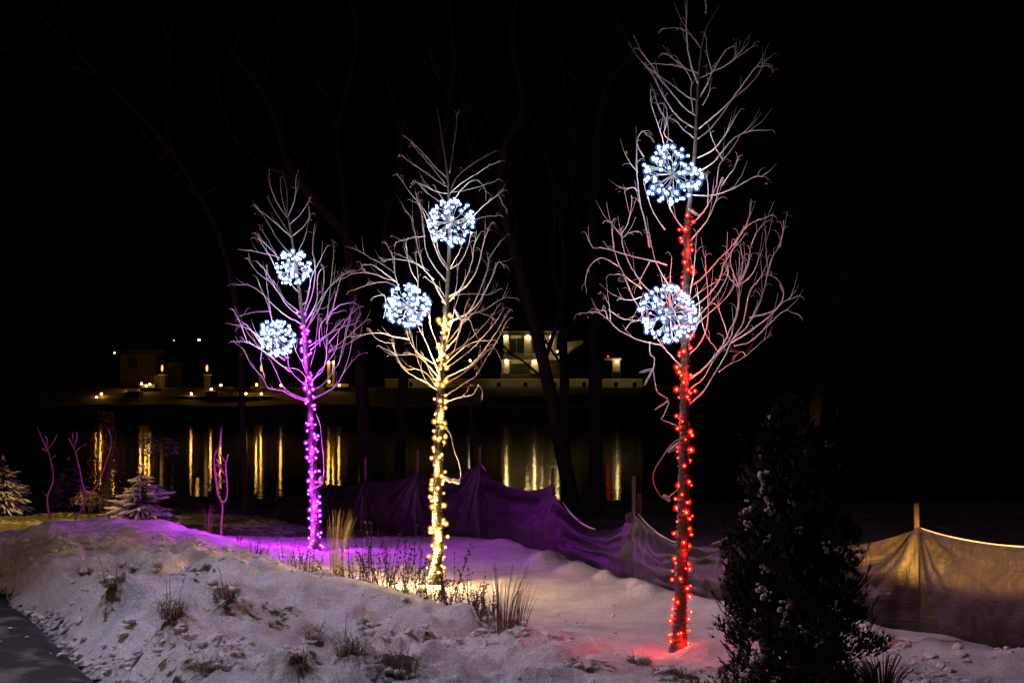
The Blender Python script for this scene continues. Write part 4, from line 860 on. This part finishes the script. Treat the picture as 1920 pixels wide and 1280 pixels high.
def arborvitae():
    random.seed(31); d = 8.1; px = 1492; base = Vector((X(px, d), d, 0)); o = thing('arborvitae', 'tall dark arborvitae with clumps of snow at the right foreground', 'conifer', base)
    zt = Z(757, d); b = MB(); b.tube([(0, 0, -.1), (0, 0, zt * .9)], (.04, .01), 8); b.obj('trunk', M['bigbark'], o)
    prof = [(0, .40), (.12, .41), (.25, .39), (.4, .345), (.55, .29), (.7, .235), (.82, .185), (.92, .12), (1, .03)]
    def pr(f):
        for (a, r), (c, s) in zip(prof, prof[1:]):
            if f <= c: return r + (s - r) * (f - a) / (c - a)
        return .02
    def cx(f): return -.045 * f
    b = MB()
    clumps = [(random.random() ** .9, random.uniform(0, 6.283), random.uniform(.72, 1.12)) for _ in range(330)]
    for i in range(17000):
        cf, ca, cr_ = random.choice(clumps); f = min(1, max(0, cf + abs(random.gauss(0, .035)) - .02)); a = ca + random.gauss(0, .045) / max(.1, pr(cf)); lob = 1 + .13 * math.sin(a * 5 + f * 9) + .13 * math.sin(a * 3 - f * 17) + .12 * math.sin(f * 37 + a * 2)
        r = pr(f) * lob * cr_ * random.uniform(.72, 1.03)
        if random.random() < .04: r *= 1.12
        c = Vector((cx(f) + math.cos(a) * r, math.sin(a) * r, f * zt)); out = Vector((math.cos(a), math.sin(a), 0))
        up = (Vector((0, 0, 1)) * random.uniform(.4, 1.2) + out * random.uniform(.1, .9) + Vector((random.uniform(-.5, .5), random.uniform(-.5, .5), 0))).normalized()
        sd = up.cross(Vector((random.uniform(-1, 1), random.uniform(-1, 1), .2))).normalized(); L_ = random.uniform(.025, .055)
        for s in (-1, 0, 1):
            dv = (up + sd * s * .55).normalized(); w_ = sd.cross(up) * 0 + sd * (.0045)
            b.add([c - w_, c + w_, c + dv * L_ * (1 if s == 0 else .75) + w_ * .7, c + dv * L_ * (1.15 if s == 0 else .8)], [(0, 1, 2, 3)])
    f_ = b.obj('foliage', M['cedar'], o); f_['kind'] = 'stuff'
    # inner shade mass so the lake does not shine through
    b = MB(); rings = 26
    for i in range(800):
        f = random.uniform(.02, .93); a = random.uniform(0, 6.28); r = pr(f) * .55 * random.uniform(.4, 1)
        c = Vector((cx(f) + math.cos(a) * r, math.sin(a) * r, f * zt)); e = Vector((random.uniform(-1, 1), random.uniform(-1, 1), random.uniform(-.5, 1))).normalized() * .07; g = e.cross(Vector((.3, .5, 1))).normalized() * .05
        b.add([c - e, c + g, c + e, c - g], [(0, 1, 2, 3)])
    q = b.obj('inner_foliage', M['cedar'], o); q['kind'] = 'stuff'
    for (x, y, s) in [(1450, 790, 1.0), (1445, 830, .8), (1428, 858, 1.1), (1436, 800, .6), (1422, 905, 1.6), (1428, 925, 1.5), (1462, 895, .8), (1400, 950, 1.0), (1398, 985, .9), (1432, 955, .9), (1468, 940, .7), (1480, 995, .7), (1426, 1010, .6),
                      (1420, 1065, 1.0), (1412, 1100, 1.0), (1420, 1115, 1.1), (1448, 1140, 1.3), (1446, 1165, .9), (1396, 1180, 1.5), (1405, 1240, 1.4), (1400, 1255, 1.2), (1480, 1180, 1.0), (1508, 1200, 1.2), (1530, 1025, .9), (1500, 842, .7), (1520, 878, .5), (1552, 832, .6), (1560, 838, .5),
                      (1540, 806, .5), (1486, 762, .5), (1478, 775, .6), (1506, 878, .6), (1516, 876, .4), (1575, 872, .4), (1360, 1160, .5), (1372, 1190, .6), (1455, 1050, .6), (1500, 1060, .5), (1600, 1060, .5), (1610, 1090, .6), (1640, 1100, .5), (1430, 1275, .9), (1380, 1270, .8)]:
        f = (Z(y, d) / zt); xo = X(x, d) - base.x; r = pr(f) * 1.0; yo = -math.sqrt(max(.0, r * r - (xo - cx(f)) ** 2)) * .92
        b = MB()
        for k in range(9):
            b.ball((xo + random.uniform(-.026, .026) * s, yo + random.uniform(.0, .04), Z(y, d + yo) + random.uniform(-.034, .034) * s), .012 * s * random.uniform(.4, 1.2), 0, 2, (random.uniform(.7, 1.3), .8, random.uniform(.5, 1.3)), .25)
        b.obj('snow_clump', M['dull_snow'], o, True)
    for z in np.arange(.1, .9, .06):   # side sprays that break the outline
        for s in (-1, 1):
            f = z; r = pr(f); b = MB(); ln = random.uniform(.08, .17); p0 = Vector((cx(f) + s * r * .8, random.uniform(-.2, .1), f * zt)); pts = [p0, p0 + Vector((s * ln * .6, 0, ln * .4)), p0 + Vector((s * ln, 0, ln * 1.1))]
            b.tube(pts, (.004, .002), 4)
            for k in range(16):
                q = pts[0].lerp(pts[2], random.random()); dv = Vector((s * random.uniform(0, 1), random.uniform(-.6, .6), random.uniform(.2, 1))).normalized() * .04; w_ = Vector((.004, .003, 0)); b.add([q - w_, q + w_, q + dv + w_, q + dv - w_], [(0, 1, 2, 3)])
            b.obj('spray', M['cedar'], o)
arborvitae()

# ------------------------------------------------------------------ forked saplings
def sapling(name, label, cat, d, paths, m, r0, r1, grp=None):
    base = P(*paths[0][0], d); o = thing(name, label, cat, base, grp); base = Vector(base)
    for i, pl in enumerate(paths):
        dd = 0; pts = []
        for k, (x, y) in enumerate(pl): pts.append(P(x, y, d + (0 if k == 0 else random.uniform(-.08, .08))) - base)
        if i == 0: pts[0] = pts[0] - Vector((0, 0, .1))
        b = MB(); a = r0 if i < 2 else (r0 + r1) / 2; pts = spline(pts, 4); b.tube(pts, (a, r1), 7); b.obj('trunk' if i == 0 else 'branch', m, o, True)
sapling('forked_sapling', 'leftmost bare forked sapling with cut top twigs', 'sapling', 19, [[(98, 1003), (94, 975), (88, 935), (98, 905), (99, 885), (92, 850), (86, 838), (78, 820), (69, 800)], [(86, 840), (88, 825), (85, 818)], [(90, 840), (100, 828), (108, 812)], [(95, 860), (105, 853)], [(89, 932), (80, 920)], [(88, 846), (78, 840)]], M['stickbark'], .018, .007, 'bare forked saplings')
sapling('forked_sapling', 'V shaped bare sapling right of the leftmost one', 'sapling', 19, [[(124, 1000), (140, 975), (158, 945), (163, 932)], [(163, 932), (155, 910), (150, 885), (142, 850), (136, 835), (128, 820)], [(163, 932), (178, 915), (190, 890), (200, 862), (208, 835), (206, 815), (203, 805)],
    [(138, 838), (136, 820), (136, 808)], [(138, 838), (144, 820), (144, 810)], [(140, 848), (150, 838), (160, 833)], [(205, 842), (196, 834), (192, 822)], [(160, 930), (150, 915), (158, 905)]], M['stickbark'], .018, .007, 'bare forked saplings')
sapling('forked_sapling', 'magenta lit forked sapling left of the purple trunk', 'sapling', 18.6, [[(413, 1006), (415, 980), (417, 950), (416, 942)], [(416, 942), (408, 925), (405, 900), (402, 880), (402, 855), (405, 840)], [(416, 942), (424, 935), (426, 915), (425, 900), (423, 875), (425, 862), (428, 850)],
    [(403, 885), (412, 895), (421, 903)], [(402, 872), (412, 870), (424, 872)], [(405, 860), (412, 872), (410, 885)], [(412, 870), (416, 882), (423, 890)], [(403, 850), (410, 840), (414, 815), (415, 800)], [(424, 868), (418, 860), (412, 850)]], M['magstem'], .019, .009, 'bare forked saplings')
# copper shrub behind
def leafy(name, label, cat, px, pyb, d, hpx, wpx, m, n, seed, ls=.02, stems=14, shape=1.0, stemmat='stem'):
    random.seed(seed); base = P(px, pyb, d); o = thing(name, label, cat, base); Hh = hpx * d / F_PX; W = wpx * d / F_PX / 2
    for k in range(stems):
        a = random.uniform(-1, 1); e = Vector((a * W, random.uniform(-.6, .6) * W, Hh * random.uniform(.65, 1) * (1 - .25 * a * a)))
        b = MB(); b.tube(spline([(a * W * .3, 0, -.08), e * .5 + Vector((a * W * .1, 0, 0)), e], 3), (.006, .002), 4); b.obj('stem', M[stemmat], o)
    b = MB()
    for k in range(n):
        f = random.random(); a = random.uniform(-1, 1) * (.45 + .55 * math.sin(math.pi * min(1, f * shape + .15)))
        c = Vector((a * W + random.uniform(-.02, .02), random.uniform(-.6, .6) * W, f * Hh)); e = Vector((random.uniform(-1, 1), random.uniform(-1, 1), random.uniform(-.6, 1))).normalized() * ls * random.uniform(.5, 1.3)
        g = e.cross(Vector((random.uniform(-1, 1), random.uniform(-1, 1), 1))).normalized() * ls * .35
        b.add([c, c + e * .5 + g, c + e, c + e * .5 - g], [(0, 1, 2, 3)])
    q = b.obj('leaves', m, o); q['kind'] = 'stuff'; return o
leafy('copper_shrub', 'tall coppery leafed shrub behind the V shaped sapling', 'shrub', 196, 950, 24, 178, 66, M['redleaf'], 1700, 41, .035, 16)
leafy('low_hedge_plant', 'low tan dry clump at the foot of the V shaped sapling', 'shrub', 165, 948, 21, 26, 60, M['straw'], 420, 42, .03, 10)

# dark perennials standing in the snow
def perennial(px, py, hpx, wpx, d, ns, label, seed, leafn=9, m='seed', st='stem', ls=.016):
    random.seed(seed); x = X(px, d); base = Vector((x, d, hz(x, d) - .02)); o = thing('dead_perennial', label, 'plant', base, 'dead perennials standing in the snow')
    Hh = hpx * d / F_PX; W = wpx * d / F_PX / 2; lib = []
    for v in range(min(ns, 7)):
        b = MB(); ang = random.uniform(-.22, .22); top = Vector((math.sin(ang) * Hh, random.uniform(-.1, .1) * Hh, Hh * random.uniform(.65, 1)))
        pts = spline([(0, 0, 0), top * .5 + Vector((random.uniform(-.02, .02), 0, 0)), top], 4); b.tube(pts, (.0042, .0018), 4)
        for k in range(leafn):
            q = pts[random.randint(1, len(pts) - 1)]; e = Vector((random.uniform(-1, 1), random.uniform(-1, 1), random.uniform(-.2, .9))).normalized() * ls * random.choice((.5, .8, 1.0, 1.3, 2.0)); g = e.cross(Vector((.2, random.uniform(-1, 1), 1))).normalized() * ls * .45
            b.add([q, q + e * .5 + g, q + e, q + e * .5 - g], [(0, 1, 2, 3)], 1)
        lib.append(b.mesh('stem', [M[st], M[m]]))
    for k in range(ns):
        q = link(bpy.data.objects.new('stem', random.choice(lib)), o); q.location = (max(-1, min(1, random.gauss(0, .55))) * W, random.uniform(-.16, .16), 0); q.rotation_euler = (random.gauss(0, .16), random.gauss(0, .16), random.uniform(0, 6.28)); q_ = random.uniform(.6, 1.1); q.scale = (q_, q_, random.choice((.35, .5, .62, .8, .95, 1.08)))
PER = [(672, 1095, 112, 44, 12.9, 13, 'dense dark perennial at the left end of the planting bed', 10), (702, 1100, 118, 40, 12.7, 13, 'dense dark perennial, second in the planting bed', 10), (735, 1110, 112, 38, 12.4, 11, 'dark perennial left of the black seed head', 8),
       (764, 1118, 125, 36, 12.2, 12, 'tall dark perennial right of the black seed head', 8), (790, 1108, 95, 30, 12.6, 8, 'dark perennial just left of the yellow trunk foot', 8), (812, 1142, 60, 44, 11.9, 12, 'low leafy perennial in front of the yellow trunk foot', 12),
       (850, 1150, 118, 44, 11.6, 12, 'upright dark perennial right of the yellow trunk foot', 12), (882, 1165, 122, 26, 11.2, 7, 'slender dark perennial with seed whorls right of the yellow trunk', 10), (905, 1175, 60, 40, 10.9, 10, 'low dark perennial left of the tall reeds', 10),
       (485, 1040, 50, 26, 15.2, 6, 'small drooping perennial on the purple lit mound', 8), (575, 1072, 60, 60, 14.0, 10, 'bowed leafy perennial in front of the purple trunk foot', 9), (447, 1022, 38, 8, 16.6, 2, 'single short dark stalk on the purple snow', 14), (560, 1060, 82, 46, 14.4, 9, 'bowed dark stalks just left of the purple trunk foot', 4)]
for i, (px, py, h_, w_, d, ns, lab, ln) in enumerate(PER): perennial(px, py, h_, w_, d, int(ns * 1.6), lab, 60 + i, int(ln * 4.2) + 6)
b = MB(); c = P(744, 1037, 12.2); b.ball((0, 0, 0), .035, 0, 2, (1, 1, 1.05), .12); b.tube([(0, 0, -.03), (.0, 0, -.45)], .004, 4); o = b.obj('seed_head', M['seed'], None, False, c); tag(o, 'round black seed head among the dark perennials', 'seed head')
def reeds(px, d, hpx, wpx, n, label, m, seed, lean=.2):
    random.seed(seed); x = X(px, d); base = Vector((x, d, hz(x, d) - .02)); o = thing('reed_grass', label, 'ornamental grass', base, 'clumps of upright dry grass')
    Hh = hpx * d / F_PX; W = wpx * d / F_PX / 2
    for k in range(n):
        u_ = random.uniform(-1, 1); h_ = Hh * random.uniform(.55, 1.05); x0 = u_ * W * .4; x1 = u_ * W + lean * h_ * random.uniform(.3, 1); y0 = random.uniform(-.08, .08)
        b = MB(); b.tube(spline([(x0, y0, 0), (x0 * .6 + x1 * .35, y0 * 1.5, h_ * .55), (x1, y0 * 2.5, h_)], 4), (.0026, .0010), 4); b.obj('reed', M[m], o)
reeds(945, 10.7, 128, 84, 44, 'tall thin dark reeds in front of the yellow lit snow', 'stem', 81, .12)
reeds(975, 10.3, 120, 40, 20, 'leaning reeds at the right end of the bed with red lit base', 'stem', 82, .22)
reeds(632, 14.2, 125, 46, 42, 'tan feathery grass clump right of the purple trunk', 'straw', 83, .12)
reeds(392, 19.2, 62, 30, 18, 'tan dry grass beside the magenta sapling', 'straw', 84, .1)
leafy('dry_leaf_clump', 'dry tan leaf clump at the foot of the grass right of the purple trunk', 'plant', 637, 1090, 12.9, 28, 22, M['straw'], 60, 85, .035, 4)
leafy('dry_leaf_clump', 'small red leaf clump at the foot of the leaning reeds', 'plant', 962, 1190, 10.2, 26, 40, M['redleaf'], 110, 86, .03, 4)
leafy('dry_leaf_clump', 'fine twiggy shrub low at the right of the arborvitae', 'shrub', 1655, 1290, 8.4, 70, 130, M['seed'], 60, 87, .02, 46)

# broken clods of snow scattered over the planting bed and along the ploughed edge
random.seed(99); b = MB(); k = 0
while k < 900:
    y = random.uniform(8.2, 15.5); x = y * random.uniform(-.37, .36); s_ = (x - (-2.64 - (y - 8.9) * .49))
    dens = vn = float(fbm(np.array([x * 1.1]), np.array([y * 1.3]), 2, 201)[0])
    if vn < .05 or s_ < .1 or (x > -.8 and y > 10.3): 
        if random.random() < .97: continue
    r = random.choice((.008, .012, .016, .022, .035)) * random.uniform(.7, 1.2)
    if s_ < 0: r *= .6
    b.ball((x, y, max(hz(x, y), -.01) + r * .3), r, 0, 1, (random.uniform(.8, 1.5), random.uniform(.8, 1.4), random.uniform(.5, .9)), .3); k += 1
o = b.obj('snow_clods', M['clump_snow']); o['kind'] = 'stuff'

# grass tufts in the snow bank
for (px, py, wd, ht, lab), p in zip(TUFTS, TP):
    random.seed(int(px * 7 + py)); o = thing('grass_tuft', lab, 'grass tuft', p, 'grass tufts poking out of the snow'); z0 = ht * .25
    n = int(60 + wd * 330); lib = MB(); dirn = random.uniform(0, 6.28)
    for k in range(n):
        a = random.uniform(0, 6.28); r = random.random() ** .6 * wd * .26; ln = ht * random.uniform(.3, 1.0); out = random.uniform(.3, 1.9) * ht
        x0, y0 = math.cos(a) * r, math.sin(a) * r * .7; a2 = a + random.uniform(-1.2, 1.2) + (.7 * math.sin(dirn - a)); dx, dy = math.cos(a2), math.sin(a2)
        q = [Vector((x0 + dx * out * f, y0 + dy * out * f, z0 - .03 + ln * hgt)) for f, hgt in ((0, 0), (.25, .75), (.6, 1.0), (.95, .75), (1.25, random.uniform(-.1, .6)))]
        if random.random() < .1: q = [q[0], q[0] + Vector((dx * .02, 0, ln * .6)), q[0] + Vector((dx * .05, 0, ln * 1.3)), q[0] + Vector((dx * .09, 0, ln * 1.8)), q[0] + Vector((dx * .13, 0, ln * 2.0))]
        s = Vector((-dy, dx, 0)) * random.uniform(.0010, .0024)
        lib.add([q[0] - s, q[0] + s, q[1] + s, q[1] - s, q[2] + s * .8, q[2] - s * .8, q[3] + s * .6, q[3] - s * .6, q[4]], [(0, 1, 2, 3), (3, 2, 4, 5), (5, 4, 6, 7), (7, 6, 8)])
    for k in range(3 + int(wd * 8)):
        b = MB(); a = random.uniform(0, 6.28); r = random.uniform(.1, .3) * wd; b.ball((math.cos(a) * r, math.sin(a) * r * .7, z0 + random.uniform(0, .4) * ht), random.uniform(.012, .035), 0, 2, (1.4, 1.1, .7), .15); b.obj('snow_lump', M['clump_snow'], o, True)
    g = lib.obj('blades', M['tuft'], o); g['kind'] = 'stuff'
